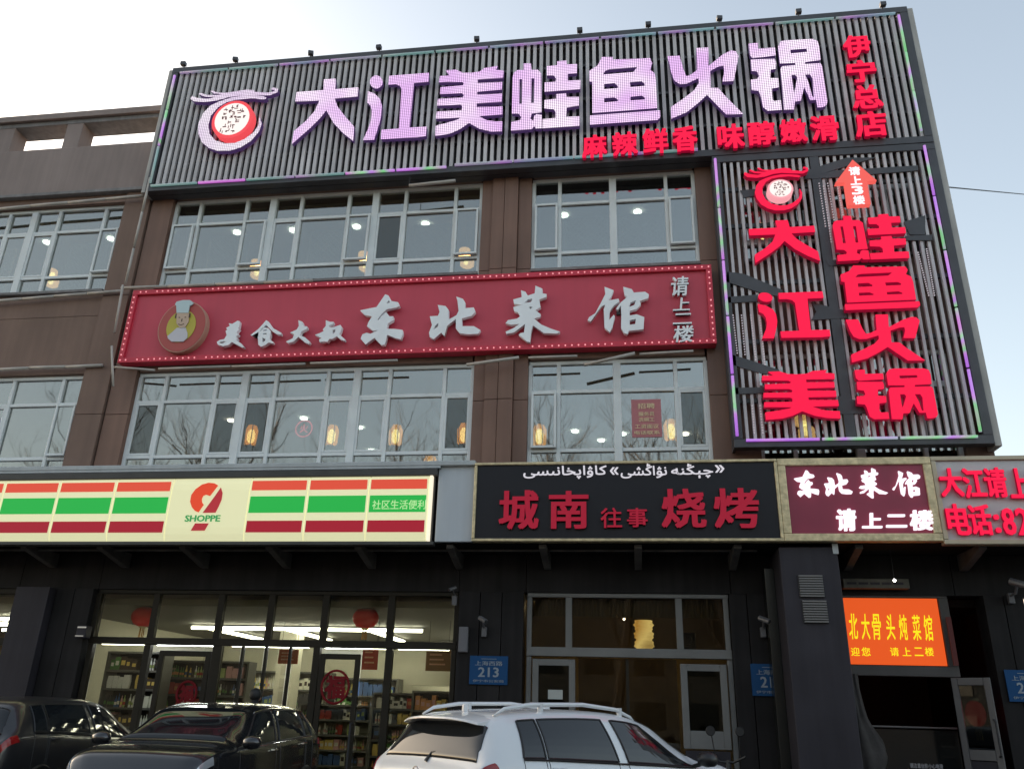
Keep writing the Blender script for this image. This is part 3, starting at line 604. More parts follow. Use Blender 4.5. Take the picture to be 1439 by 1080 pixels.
# lower tall billboard
lx0, lx1, lz0, lz1 = 1.53, 5.025, 5.30, 10.365
low = billboard('vertical_billboard', 'tall billboard on the right with red characters and red pot logo over slats', lx0, lx1, lz0, lz1, 0)
bpy.data.objects.remove([o for o in bpy.data.objects if o.parent == low and o.name.startswith('back_panel')][0])
pitch_ = 0.109; n = int((lx1-lx0-0.34)/pitch_); base_s = None
for i in range(n+1):
    x = lx0+0.2+i*pitch_
    if base_s is None: base_s = MB().box(-0.022, 0.022, -0.028, 0.028, lz0+0.13, lz1-0.13).build('slat', M_slat, low); base_s.location = (x, YB, 0)
    else: share('slat', base_s, (x, YB, 0), low)
for z in (6.05, 7.0, 8.0, 9.05, 9.75): MB().box(lx0+0.13, lx1-0.13, YB+0.04, YB+0.09, z-0.035, z+0.035).build('rail', M_bframe, low)
MB().box(lx0, lx0+0.04, YB+0.11, 11.85, lz0, lz1).build('side_panel', M_bframe, low)
MB().box(lx0+0.045, lx1, YB+0.11, 11.78, lz0+0.02, lz0+0.05).build('underside_panel', M_bframe, low)
MB().box(3.08, 3.22, YB-0.045, YB+0.035, lz0+0.13, lz1-0.13).build('divider', M_bframe, low)
# black branch-like plates laid over the slats
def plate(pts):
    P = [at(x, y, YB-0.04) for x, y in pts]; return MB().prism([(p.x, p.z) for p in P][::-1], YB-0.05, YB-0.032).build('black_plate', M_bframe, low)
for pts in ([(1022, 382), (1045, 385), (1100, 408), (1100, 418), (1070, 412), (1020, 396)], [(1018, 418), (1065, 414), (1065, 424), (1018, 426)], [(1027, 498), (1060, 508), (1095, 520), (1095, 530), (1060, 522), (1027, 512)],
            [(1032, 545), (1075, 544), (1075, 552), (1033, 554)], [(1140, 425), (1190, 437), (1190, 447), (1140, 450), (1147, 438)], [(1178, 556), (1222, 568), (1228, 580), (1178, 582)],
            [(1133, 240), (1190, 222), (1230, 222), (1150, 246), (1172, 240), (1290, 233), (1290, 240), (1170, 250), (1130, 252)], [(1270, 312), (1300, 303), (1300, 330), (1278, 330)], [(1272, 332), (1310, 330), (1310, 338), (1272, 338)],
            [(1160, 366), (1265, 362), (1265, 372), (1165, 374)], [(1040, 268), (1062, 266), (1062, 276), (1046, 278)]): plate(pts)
# dotted LED strips
for (xa, ya, xb, yb, n) in ((1151, 258, 1160, 318, 18), (1157, 262, 1168, 340, 22), (1163, 258, 1174, 320, 18), (1177, 262, 1186, 312, 16), (1030, 443, 1036, 496, 16), (1042, 443, 1047, 498, 16), (1055, 443, 1062, 505, 18), (1067, 443, 1075, 512, 20),
                        (1290, 355, 1305, 415, 20), (1302, 350, 1313, 415, 22), (1057, 570, 1060, 608, 11), (1068, 570, 1072, 608, 11), (1081, 590, 1083, 608, 6)):
    m = MB()
    for k in range(n):
        c = at(xa+(xb-xa)*k/(n-1), ya+(yb-ya)*k/(n-1), YB-0.05); m.box(c.x-0.009, c.x+0.009, YB-0.06, YB-0.045, c.z-0.007, c.z+0.007)
    tag(m.build('led_dots', mat('led_dot', '#c8bec4', 0.4, emit='#c8bec4', estr=0.5), low), kind='stuff')
light_tubes(low, (lx0+0.05, YB-0.07, lz0+0.15), (lx0+0.05, YB-0.07, lz1-0.05), 5, lambda i: T_low)
light_tubes(low, (lx1-0.17, YB-0.07, lz0+0.15), (lx1-0.17, YB-0.07, lz1-0.05), 5, lambda i: T_low)
light_tubes(low, (lx0+0.15, YB-0.07, lz0+0.10), (lx1-0.2, YB-0.07, lz0+0.10), 3, lambda i: T_low)
YR = 11.46
for k, l, r_, t_, b_ in (('da', (1054, 335), (1148, 330), (1098, 310), (1103, 369)), ('jiang', (1067, 445), (1163, 440), (1110, 410), (1118, 475)), ('mei', (1073, 558), (1177, 553), (1122, 521), (1126, 589)),
                        ('wa', (1172, 335), (1273, 330), (1222, 302), (1225, 365)), ('yu', (1184, 405), (1288, 400), (1232, 372), (1238, 434)), ('huo', (1193, 478), (1297, 474), (1240, 442), (1246, 508)), ('guo', (1203, 556), (1312, 550), (1253, 518), (1262, 589))):
    letter(k, bbox_px(l, r_, t_, b_, YR), YR, M_red, M_redside, low, 0.09)
rb = bbox_px((1060, 268), (1127, 268), (1093, 246), (1096, 296), YR); wb = bbox_px((1045, 243), (1135, 238), (1090, 235), (1090, 249), YR)
c = at(1096, 268, YR)
logo(low, rb, wb, YR, M_red, M_redside, c.x, c.z, 0.20, 0.18, glow('disc_pale_rim', '#f6a8b0', 0.95))
# arrow sign
t = thing('arrow_sign', 'orange red upward arrow sign with white characters pointing to the third floor', 'sign', tuple(at(1207, 292, 11.42)))
P = [at(x, y, 11.42) for x, y in ((1197, 227), (1236, 255), (1222, 257), (1225, 289), (1191, 291), (1185, 260), (1169, 260))]
xm = P[0].x; hw = 0.31; zt, zs, zb = P[0].z, at(1200, 258, 11.42).z, P[3].z
MB().prism([(xm, zt), (xm-hw, zs), (xm-0.165, zs), (xm-0.165, zb), (xm+0.165, zb), (xm+0.165, zs), (xm+hw, zs)], 11.37, 11.47).build('arrow_panel', glow('arrow_face', '#f0625a', 0.95), t)
h = (zt-0.12-zb)/4
for i, s in enumerate('请上3楼'):
    zc = zt-0.13-h*(i+0.5); text_mesh(s, xm-0.085, zc-h*0.43, xm+0.085, zc+h*0.43, 11.36, 0.01, M_white, bold=0.03, parent=t)

# ------------------------------------------------------------------ red banner sign
M_rb = mat('red_banner', (0.55, 0.055, 0.09), 0.55, var=0.05, scale=0.6, streak=0.04); M_rb2 = mat('red_banner_rim', (0.60, 0.028, 0.06), 0.45, var=0.06)
rx0, rx1, rz0, rz1 = -8.47, 1.407, 6.996, 8.376; YS = 11.72
ban = thing('banner_sign', 'long red restaurant banner with silver brush characters and bulb border', 'sign', ((rx0+rx1)/2, YS, rz0))
MB().box(rx0+0.09, rx1-0.09, YS, YS+0.14, rz0+0.09, rz1-0.09).build('sign_board', M_rb, ban)
f = MB(); f.box(rx0, rx1, YS-0.05, YS+0.14, rz1-0.09, rz1); f.box(rx0, rx1, YS-0.05, YS+0.14, rz0, rz0+0.09); f.box(rx0, rx0+0.09, YS-0.05, YS+0.14, rz0+0.09, rz1-0.09); f.box(rx1-0.09, rx1, YS-0.05, YS+0.14, rz0+0.09, rz1-0.09)
f.build('rim', M_rb2, ban, bevel=0.006)
m = MB(); nb = 96
bulbs = [(rx0+0.045+(rx1-rx0-0.09)*i/(nb-1), z) for i in range(nb) for z in (rz0+0.045, rz1-0.045)] + [(x, rz0+0.045+(rz1-rz0-0.09)*i/13) for i in range(1, 13) for x in (rx0+0.045, rx1-0.045)]
for x, z in bulbs:
    if random.random() < 0.93: m.lathe((x, YS-0.052, z), [(0.013, 0.0), (0.013, 0.008), (0.006, 0.014)], 6, 'y')
tag(m.build('bulb', glow('border_bulb', '#ffa8b0', 1.0), ban), kind='stuff')
M_silver = mat('silver_letter', (0.86, 0.88, 0.90), 0.45, var=0.05); M_silver2 = mat('silver_letter_side', (0.42, 0.44, 0.48), 0.4)
for k in ('dong', 'bei', 'cai', 'guan', 'mei2', 'shi', 'da2', 'shu'): glyph(k, None, 11.6, 0.075, M_silver, ban)
for k in ('dong', 'bei', 'cai', 'guan', 'mei2', 'shi', 'da2', 'shu'):     # stand-offs that carry the letters
    x0, z0, x1, z1 = GLYPH[k][0]; MB().box((x0+x1)/2-0.03, (x0+x1)/2+0.03, 11.67, 11.722, (z0+z1)/2-0.04, (z0+z1)/2+0.04).build('stand_off', M_bframe, ban)
for s, px in (('请', (943, 388, 968, 415)), ('上', (945, 418, 969, 436)), ('二', (945, 440, 972, 455)), ('楼', (946, 457, 975, 480))):
    text_px(s, px, 11.64, 0.05, M_silver, bold=0.018, shear=0.12, parent=ban)
# chef medallion
cc = at(255, 458, 11.58); md = thing('chef_medallion', 'round orange and yellow chef medallion on the red banner', 'sign', (cc.x, 11.6, cc.z))
cir = lambda rx, rz, cx, cz, n=40: [(cx+rx*math.cos(2*math.pi*k/n), cz+rz*math.sin(2*math.pi*k/n)) for k in range(n)]
MB().prism(cir(0.43, 0.475, cc.x, cc.z), 11.60, 11.72).build('disc', mat('medallion_edge', (0.5, 0.30, 0.22), 0.5), md)
MB().prism(cir(0.415, 0.46, cc.x, cc.z), 11.592, 11.598).build('disc_face', mat('medallion_red', (0.42, 0.07, 0.06), 0.5), md)
MB().prism(cir(0.26, 0.30, cc.x-0.01, cc.z), 11.584, 11.590).build('inner_disc', mat('medallion_yellow', (0.50, 0.42, 0.05), 0.5), md)
glyph('coat', None, 11.572, 0.01, mat('chef_white', (0.58, 0.56, 0.60), 0.6), md, 'chef_coat')
fc = glyph('face', None, 11.566, 0.014, mat('chef_skin', (0.55, 0.40, 0.30), 0.6), md, 'chef_face')
glyph('hat', None, 11.560, 0.02, mat('chef_hat', (0.50, 0.62, 0.64), 0.6), md, 'chef_hat')
fx0, fz0, fx1, fz1 = GLYPH['face'][0]; fm = (fx0+fx1)/2
dk = MB()
for s_ in (-1, 1): dk.box(fm+s_*0.055-0.012, fm+s_*0.055+0.012, 11.562, 11.5668, fz0+0.19, fz0+0.205); dk.box(fm+s_*0.125-0.01, fm+s_*0.125+0.01, 11.563, 11.57, fz0+0.19, fz0+0.27)
dk.tube([(fm-0.05, 11.564, fz0+0.075), (fm, 11.564, fz0+0.055), (fm+0.05, 11.564, fz0+0.075)], 0.006, 5); dk.box(fm-0.008, fm+0.008, 11.562, 11.5665, fz0+0.12, fz0+0.17)
dk.build('chef_feature', mat('chef_ink', (0.06, 0.03, 0.02), 0.6), fc)

# ------------------------------------------------------------------ loose and wall mounted light tubes
def wall_tube(a, b, Y, n, label, r=0.03):
    A, B = at(*a, Y), at(*b, Y); t = thing('light_tube', label, 'light tube', tuple(A), 'unlit light tubes on the wall')
    for i in range(n):
        c = A+(B-A)*((i+0.01)/n); d = A+(B-A)*((i+0.99)/n); c.z += random.uniform(-.008, .008)
        MB().tube([c, d], r, 8).build('tube_section', M_tube, t, smooth=True)
wall_tube((-60, 299), (203, 275), 11.70, 5, 'light tube run under the parapet of the left building, above its top windows')
wall_tube((-60, 427), (170, 409), 11.76, 5, 'light tube run along the sill of the left building upper windows')
wall_tube((170, 405), (440, 394), 11.66, 4, 'light tube run along the top edge of the red banner, left half')
wall_tube((-60, 521), (145, 513), 11.78, 4, 'light tube run above the lower windows of the left building')
wall_tube((211, 250), (176, 400), 11.58, 3, 'leaning light tube climbing the brown pillar to the billboard corner', 0.022)
wall_tube((173, 400), (161, 468), 11.58, 1, 'short light tube on the pillar level with the banner top', 0.022)
wall_tube((157, 486), (159, 543), 11.58, 1, 'pale upright tube dangling on the brown pillar left of the banner', 0.02)
wall_tube((160, 516), (218, 520), 11.64, 1, 'sagging tube below the left corner of the red banner', 0.02)
wall_tube((222, 518), (430, 511), 11.64, 2, 'light tube below the left half of the red banner', 0.02)
wall_tube((435, 510), (560, 506), 11.64, 1, 'light tube below the middle of the red banner', 0.02)
wall_tube((655, 513), (730, 502), 11.6, 1, 'slipped tube slanting under the banner at the centre pillar', 0.026)
wall_tube((742, 502), (812, 500), 11.64, 1, 'straight tube under the banner just right of the centre pillar', 0.02)
wall_tube((820, 513), (893, 496), 11.6, 1, 'steeply slanting loose tube under the banner over the right window', 0.028)
wall_tube((898, 497), (975, 493), 11.64, 1, 'last straight tube under the right end of the banner', 0.02)

# ------------------------------------------------------------------ shop signs above the ground floor (front faces about Y = 11)
YF_ = 11.0
M_cream = mat('lit_cream', tuple(q*0.55 for q in srgb('#eceabc')), rough=0.4, emit='#eceabc', estr=0.66, spec=0.2); M_lred = glow('lit_red', '#d8503c', 0.95); M_lgreen = glow('lit_green', '#28ac48', 0.95); M_lmar = glow('lit_maroon', '#9c2030', 0.95)
M_cream2 = glow('lit_cream_div', '#fff2d8', 0.98)
M_darkmetal = mat('dark_metal', (0.045, 0.045, 0.042), 0.5, var=0.2)
M_ledge = mat('grey_ledge', (0.42, 0.45, 0.46), 0.5, var=0.08, scale=1, streak=0.1)
can = thing('shop_canopy', 'dark canopy carrying the shop signs over the pavement', 'canopy', (-2, 11.5, 3.8))
MB().box(-15, -2.12, 10.98, 11.85, 4.92, 4.99).build('top_ledge', M_ledge, can, bevel=0.01)
MB().box(-15, -2.62, 10.985, 11.05, 4.985-0.10, 4.92-0.002).build('ledge_lip', M_ledge, can)
MB().box(-15, 5.6, 11.14, 11.98, 3.84, 3.90).build('soffit', M_soffit, can)
MB().box(-15, 5.6, 11.88, 11.99, 3.905, 5.03).build('back_board', M_dark2, can)
for i, x in enumerate((-10.2, -8.95, -7.72, -6.42, -5.1, -3.78, -2.46, -1.17, 0.12, 1.42, 2.95, 4.45)):
    m = MB(); pts = [(11.16, 3.835), (11.16, 3.78), (11.85, 3.62), (11.93, 3.62), (11.93, 3.835)]
    b = len(m.v); m.v = [(x-0.05, y, z) for y, z in pts]+[(x+0.05, y, z) for y, z in pts]
    m.f = [(0, 1, 2, 3, 4), (9, 8, 7, 6, 5)]+[(j, 5+j, 5+(j+1) % 5, (j+1) % 5) for j in range(5)]
    m.build('bracket', M_brkt, can, bevel=0.006)
MB().tube([(-13, 11.42, 3.80), (1.7, 11.42, 3.80)], 0.016, 8).build('pipe', M_brkt, can)
# convenience store light box
lb = thing('store_lightbox', 'lit convenience store sign with red green and maroon stripes and a red nine logo', 'sign', (-6, YF_, 3.86))
divs = [-11.15, -10.25, -9.34, -8.43, -7.52, -6.62, -5.41, -4.53, -3.63, -2.76]
MB().box(-11.5, -2.66, YF_-0.03, YF_+0.14, 4.775, 4.875).build('top_cap', M_darkmetal, lb, bevel=0.01)
MB().box(-11.5, -2.66, YF_-0.01, YF_+0.14, 3.795, 3.845).build('bottom_cap', M_darkmetal, lb, bevel=0.008)
MB().box(-11.5, -2.70, YF_+0.06, YF_+0.13, 3.848, 4.772).build('back_tray', M_darkmetal, lb)
def bulged(x0, x1, z0, z1, Y, m, name, parent, d=0.045, n=10):
    """translucent panel bulging forward, rounded at its top and bottom"""
    q = MB(); 
    for i in range(n+1):
        t = i/n; z = z0+(z1-z0)*t; y = Y-d*min(1.0, math.sin(math.pi*t)*2.4)
        q.v += [(x0, y, z), (x1, y, z)]
    b = len(q.v); q.v += [(x0, Y+0.05, z0), (x1, Y+0.05, z0), (x0, Y+0.05, z1), (x1, Y+0.05, z1)]
    for i in range(n): q.f.append((2*i, 2*i+1, 2*i+3, 2*i+2))
    q.f += [(b, b+1, 1, 0), (2*n, 2*n+1, b+3, b+2), tuple([b]+[2*i for i in range(n+1)]+[b+2]), tuple([b+3]+[2*i+1 for i in range(n, -1, -1)]+[b+1]), (b+1, b, b+2, b+3)]
    return q.build(name, m, parent)
for i in range(len(divs)-1):
    a, b = divs[i]+0.008, divs[i+1]-0.008
    p = bulged(a, b, 3.852, 4.77, YF_, M_cream, 'light_panel', lb)
    if i == 5: continue
    for z0, z1, mm in ((4.575, 4.715, M_lred), (4.245, 4.485, M_lgreen), (3.965, 4.13, M_lmar)):
        MB().box(a+0.02, b-0.02, YF_-0.05, YF_-0.047, z0, z1).build('stripe', mm, p)
MB().box(-2.755, -2.72, YF_-0.035, YF_+0.05, 3.852, 4.77).build('end_cap', M_cream2, lb)
M_nr = glow('logo_red', '#d8482c', 0.95); M_nm = glow('logo_maroon', '#a83038', 0.95); M_ngreen = glow('logo_green', '#3f9a58', 0.9)
glyph('nine', None, YF_-0.058, 0.008, M_nr, lb, 'logo_piece'); glyph('nine2', None, YF_-0.058, 0.008, M_nm, lb, 'logo_piece'); glyph('nine3', None, YF_-0.058, 0.008, M_nm, lb, 'logo_piece')
text_mesh('SHOPPE', -6.33, 4.12, -5.79, 4.215, YF_-0.058, 0.006, M_ngreen, bold=0.03, name='text', parent=lb)
text_px('社区生活便利', (523, 702, 598, 715), YF_-0.058, 0.006, glow('white_on_green', '#b8e8a0', 0.9), bold=0.004, name='text', parent=lb)
# plain grey panel
fp = tag(MB().box(-2.655, -2.13, 11.05, 11.12, 3.85, 4.918).build('fascia_panel', M_fascia, None, bevel=0.008), 'plain light grey fascia panel between the striped sign and the black sign', 'panel')
# ---- black barbecue sign
def framed(name, label, x0, x1, z0, z1, m, fw, Y=YF_, fm=None):
    t = thing(name, label, 'sign', ((x0+x1)/2, Y, z0)); fm = fm or M_gold
    MB().box(x0+fw, x1-fw, Y, Y+0.1, z0+fw, z1-fw).build('sign_board', m, t)
    f = MB(); f.box(x0, x1, Y-0.03, Y+0.1, z1-fw, z1); f.box(x0, x1, Y-0.03, Y+0.1, z0, z0+fw); f.box(x0, x0+fw, Y-0.03, Y+0.1, z0+fw, z1-fw); f.box(x1-fw, x1, Y-0.03, Y+0.1, z0+fw, z1-fw)
    f.build('frame', fm, t, bevel=0.01); return t
bq = framed('barbecue_sign', 'black shop sign with red characters and white script in a gold frame', -2.125, 1.99, 3.84, 4.95, mat('black_gloss', (0.013, 0.013, 0.018), 0.35, spec=0.25), 0.04)
M_bqr = glow('red_backlit', '#a01c34', 0.75, base='#b01830'); M_bqs = mat('red_acrylic_side', (0.10, 0.01, 0.02), 0.4)
for s, px, bd in (('城', (701, 688, 757, 743), .026), ('南', (771, 689, 827, 742), .026), ('往', (844, 713, 874, 741), .012), ('事', (881, 713, 910, 740), .02), ('烧', (929, 686, 992, 741), .026), ('烤', (1003, 685, 1067, 741), .026)):
    o = text_px(s, px, 10.955, 0.04, M_bqs, bold=bd, parent=bq); text_px(s, px, 10.944, 0.01, M_bqr, bold=bd, parent=o, name='lit_face')
# arabic script drawn from joined letter forms, right to left
M_scr = glow('white_script', '#d8d4dc', 0.9)
def script(s, px):
    return text_px(s, px, 10.965, 0.02, M_scr, bold=0.008, parent=bq, name='text')
forms = lambda *c: ''.join(chr(k) for k in c)
script(forms(65264, 65204, 64489, 65255, 65166, 65192, 64344, 65165, 64478, 65166, 65243), (735, 654, 852, 672)); script(chr(171), (857, 656, 869, 666))
script(forms(65264, 65208, 64469, 65165, 64479, 65255), (872, 651, 937, 671)); script(forms(65258, 65256, 64470, 64487, 64380), (943, 651, 1002, 671)); script(chr(187), (1005, 653, 1018, 663))
# ---- maroon sign, lit white brush characters
mar = framed('maroon_sign', 'maroon shop sign with glowing white characters between carved gold frames', 1.993, 3.93, 3.84, 4.95, mat('maroon_board', (0.26, 0.022, 0.055), 0.4, var=0.05), 0.10)
M_brush = glow('white_backlit', '#fff4ff', 1.15)
def gpx(k, px, Y, parent):
    x0, y0, x1, y1 = px; xm, ym = (x0+x1)/2, (y0+y1)/2; c = at(xm, ym, Y); w = (at(x1, ym, Y)-at(x0, ym, Y)).x; h = (at(xm, y0, Y)-at(xm, y1, Y)).z
    return glyph(k, (c.x-w/2, c.z-h/2, c.x+w/2, c.z+h/2), Y, 0.04, M_brush, parent)
for k, px in (('dong', (1117, 660, 1150, 698)), ('bei', (1159, 664, 1197, 696)), ('cai', (1207, 657, 1246, 699)), ('guan', (1254, 661, 1295, 698))): gpx(k, px, 10.95, mar)
for s, px in (('请', (1176, 714, 1204, 745)), ('上', (1211, 720, 1239, 741)), ('二', (1245, 722, 1274, 740)), ('楼', (1279, 716, 1312, 744))):
    text_px(s, px, 10.955, 0.04, M_brush, bold=0.035, shear=0.1, parent=mar)
# ---- grey sign with big red letters at the right end
wh = framed('phone_sign', 'pale grey sign with fat red characters and phone number cut by the frame edge', 3.933, 6.6, 3.80, 4.95, mat('silver_board', (0.52, 0.52, 0.53), 0.45, var=0.05), 0.06, fm=mat('pale_gold_frame', (0.42, 0.36, 0.26), 0.4, metal=0.3, var=0.1))
for s, px in (('大', (1321, 657, 1353, 697)), ('江', (1354, 657, 1385, 699)), ('请', (1384, 656, 1415, 698)), ('上', (1418, 657, 1447, 699)), ('三', (1451, 660, 1482, 699)), ('楼', (1486, 658, 1520, 700)),
              ('电', (1331, 707, 1363, 751)), ('话', (1362, 708, 1394, 751)), (':', (1398, 722, 1406, 748)), ('8', (1409, 713, 1427, 751)), ('2', (1429, 713, 1447, 751)), ('8', (1449, 713, 1467, 751))):
    o = text_px(s, px, 10.94, 0.05, M_redside, bold=0.03 if s not in ':82' else 0.02, parent=wh); text_px(s, px, 10.93, 0.01, M_red, bold=0.03 if s not in ':82' else 0.02, parent=o, name='lit_face')

# ------------------------------------------------------------------ ground floor
M_bronze = mat('bronze_window_frame', (0.022, 0.018, 0.012), 0.55, spec=0.2, var=0.15, scale=3)
M_alu = mat('white_aluminium', (0.15, 0.15, 0.145), 0.45, var=0.1, scale=3)
M_shopwall = mat('store_wall', (0.62, 0.60, 0.50), 0.8, var=0.03)
gz = 0.15
# dark lintel wall above the shopfronts, cladding
for a, b in ((-15, -9.47), (-9.47, -8.12), (-8.12, -2.46), (-2.46, -1.48), (-1.48, 1.38), (1.38, 2.8), (2.8, 4.3), (4.3, 5.6)):
    MB().box(a+0.004, b-0.004, 11.94, 12.2, 3.30, 3.835).build('lintel_panel', M_dark, bld, bevel=0.004)
def clad(x0, x1, z0, z1, yf, m, nx, parent, name='cladding_panel'):
    w = (x1-x0)/nx
    for i in range(nx): MB().box(x0+i*w+0.005, x0+(i+1)*w-0.005, yf+random.uniform(-.002, .002), 12.2, z0, z1).build(name, m, parent, bevel=0.004)
clad(-2.44, -1.50, gz, 3.295, 11.86, M_dark, 3, bld)
clad(1.34, 2.05, gz, 3.295, 11.88, M_dark, 3, bld)
clad(4.62, 5.12, gz, 3.295, 11.88, M_dark, 2, bld)
clad(-9.35, -8.78, gz, 3.295, 11.72, M_dark2, 1, bld); clad(-8.77, -8.14, gz, 3.295, 11.86, M_dark, 2, bld)
# column under the sign joint, with two vents
colm = thing('entrance_column', 'charcoal clad column with two slatted vents under the maroon sign', 'column', (2.3, 11.3, 0.15))
MB().box(1.93, 2.66, 11.1, 11.93, gz, 3.79).build('shaft', M_dark2, colm, bevel=0.015)
MB().box(2.60, 2.67, 11.085, 11.10, 3.70, 3.83).build('corner_bracket', M_ledge, colm)
MB().box(1.80, 1.928, 11.60, 11.85, gz, 3.6).build('side_screen', mat('black_glass2', (0.012, 0.013, 0.012), 0.25), colm, bevel=.006)
for (zc, xc) in ((3.29, 2.285), (2.975, 2.30)):
    v = MB(); v.box(xc-0.155, xc+0.155, 11.085, 11.099, zc-0.14, zc+0.14); g = v.build('vent_frame', M_frame2, colm)
    for k in range(9):
        z = zc-0.125+k*0.0312; MB().box(xc-0.145, xc+0.145, 11.06, 11.084, z-0.009, z+0.009).build('vent_slat', mat('vent_metal', (0.16, 0.155, 0.15), 0.4), g)
# ---- convenience store front
sf = MB(); xs_up = [-8.12, -7.15, -6.10, -5.30, -4.46, -3.46, -2.47]
sf.box(-8.12, -2.47, 11.96, 12.06, 3.24, 3.295); sf.box(-8.12, -2.47, 11.955, 12.06, 2.50, 2.60); sf.box(-8.12, -2.47, 11.96, 12.06, gz, 0.30)
for x in xs_up: w = 0.05; sf.box(x-w, x+w, 11.965, 12.055, 2.60, 3.24)
for x, w in ((-8.08, .04), (-7.16, .05), (-6.05, .07), (-4.52, .05), (-3.44, .05), (-2.50, .035)): sf.box(x-w, x+w, 11.965, 12.055, 0.30, 2.50)
for x in (-5.66, -5.30, -4.93): sf.box(x-.02, x+.02, 11.98, 12.04, 0.30, 2.50)
front = sf.build('shopfront', M_bronze, bld, bevel=0.006)
for i in range(len(xs_up)-1): MB().box(xs_up[i]+.05, xs_up[i+1]-.05, 11.998, 12.006, 2.60, 3.24).build('pane', M_shopglass, front)
lo = [-8.04, -7.16, -6.05, -5.66, -5.30, -4.93, -4.52, -3.44, -2.50]
for i in range(len(lo)-1):
    if i in (1, 6): continue
    MB().box(lo[i]+.04, lo[i+1]-.04, 11.998, 12.006, 0.30, 2.50).build('pane', M_shopglass, front)
def door(x0, x1, z1, m, parent, Y=11.97, w=0.075, gm=None, botrail=0.12, handle=1, zb=0.17):
    d = MB(); d.box(x0, x0+w, Y, Y+0.05, zb, z1); d.box(x1-w, x1, Y, Y+0.05, zb, z1); d.box(x0+w, x1-w, Y+0.002, Y+0.048, z1-w, z1); d.box(x0+w, x1-w, Y+0.002, Y+0.048, zb, zb+botrail)
    o = d.build('door', m, parent, bevel=0.006)
    MB().box(x0+w, x1-w, Y+0.02, Y+0.028, zb+botrail, z1-w).build('pane', gm or M_shopglass, o)
    if handle:
        hx = x1-w*0.5 if handle > 0 else x0+w*0.5
        MB().tube([(hx, Y, 0.9), (hx, Y-0.05, 0.9), (hx, Y-0.05, 1.5), (hx, Y, 1.5)], 0.014, 8).build('handle', M_frame2, o)
    return o
d1 = door(-6.95, -6.14, 2.42, M_bronze, bld); d2 = door(-4.46, -3.86, 2.42, M_bronze, bld)
MB().box(-3.84, -3.50, 11.998, 12.006, 0.30, 2.50).build('pane', M_shopglass, front)
M_sticker = mat('red_papercut', (0.16, 0.012, 0.016), 0.7, spec=0.1)
for d_, cx, cz, r_, lbl in ((d1, -6.42, 1.83, 0.15, 'red round paper-cut on the left glass door'), (d2, -4.19, 1.97, 0.20, 'red round paper-cut on the right glass door')):
    t = thing('door_sticker', lbl, 'sticker', (cx, 11.97, cz))
    m = MB(); ring = [(cx+r_*math.cos(2*math.pi*k/24), cz+r_*1.1*math.sin(2*math.pi*k/24)) for k in range(24)]
    for k in range(24):
        a, b = ring[k], ring[(k+1) % 24]; m.tube([(a[0], 11.975, a[1]), (b[0], 11.975, b[1])], 0.018, 5, cap=False)
    m.build('ring', M_sticker, t); text_mesh('福', cx-r_*0.75, cz-r_*0.8, cx+r_*0.75, cz+r_*0.8, 11.972, 0.006, M_sticker, bold=0.05, name='text', parent=t)
# store room
st = thing('store_interior', 'lit convenience store room with white walls seen through the shopfront', 'room', (-5.5, 15, 0.15))
MB().box(-13.5, -2.3, 12.1, 18.4, gz-0.05, gz).build('floor', mat('store_tiles', (0.4, 0.38, 0.33), 0.3), st)
MB().box(-13.5, -2.3, 12.21, 18.4, 3.10, 3.2).build('ceiling', mat('store_ceiling', (0.16, 0.155, 0.14), 0.7), st)
MB().box(-13.5, -2.3, 18.3, 18.4, gz, 3.1).build('back_wall', M_shopwall, st)
MB().box(-9.65, -9.55, 12.21, 18.4, gz, 3.1).build('side_wall', M_shopwall, st); MB().box(-2.3, -2.2, 12.1, 18.4, gz, 3.1).build('side_wall', M_shopwall, st)
MB().box(-4.2, -2.31, 16.2, 16.4, 2.15, 2.55).build('bulkhead', M_shopwall, st)
M_strip = glow('tube_light', '#fbfff6', 30.0)
def strip(a, b, lb):
    t = thing('tube_light', lb, 'ceiling light', a, 'tube lights on the store ceiling')
    MB().tube([a, b], 0.028, 8).build('tube', M_strip, t)
    MB().box(min(a[0], b[0])-0.035, max(a[0], b[0])+0.035, min(a[1], b[1])-0.035, max(a[1], b[1])+0.035, a[2]+0.03, 3.10).build('housing', M_alu, t)
zt_ = 3.04
strip((-8.2, 15.1, zt_), (-3.75, 15.1, zt_), 'long tube light running across the whole store ceiling')
for k, x in enumerate((-7.9, -6.35, -4.75)):
    strip((x, 15.2, zt_), (x, 17.6, zt_), ['tube light running back into the store from the left end of the long one', 'tube light running back into the store behind the middle panes', 'tube light running back into the store behind the round red lantern'][k])
strip((-4.0, 17.9, 2.62), (-2.5, 17.9, 2.62), 'lower tube light at the right rear of the store')
strip((-13, 14.0, zt_), (-10.4, 14.0, zt_), 'tube light in the leftmost window, front one'); strip((-13, 15.0, zt_), (-10.4, 15.0, zt_), 'tube light in the leftmost window, second from the front'); strip((-13, 16.2, zt_), (-10.4, 16.2, zt_), 'tube light in the leftmost window, rear one')
for k, (a, b) in enumerate(((-7.1, -6.15), (-5.9, -4.7), (-4.45, -3.5), (-3.35, -2.6), (-8.0, -7.3))):
    t = thing('led_strip', ['thin light strip under the transom over the left door', 'thin light strip under the transom over the middle panes', 'thin light strip under the transom over the right door', 'thin light strip under the transom over the last pane', 'thin light strip under the transom over the first pane'][k], 'light strip', (a, 12.13, 2.5), 'light strips under the store transom')
    MB().tube([(a, 12.13, 2.508), (b, 12.13, 2.508)], 0.008, 6).build('tube', M_strip, t); MB().box(a, b, 12.09, 12.14, 2.519, 2.545).build('housing', M_bronze, t)  # strips added to brighten the shelf fronts behind the glass
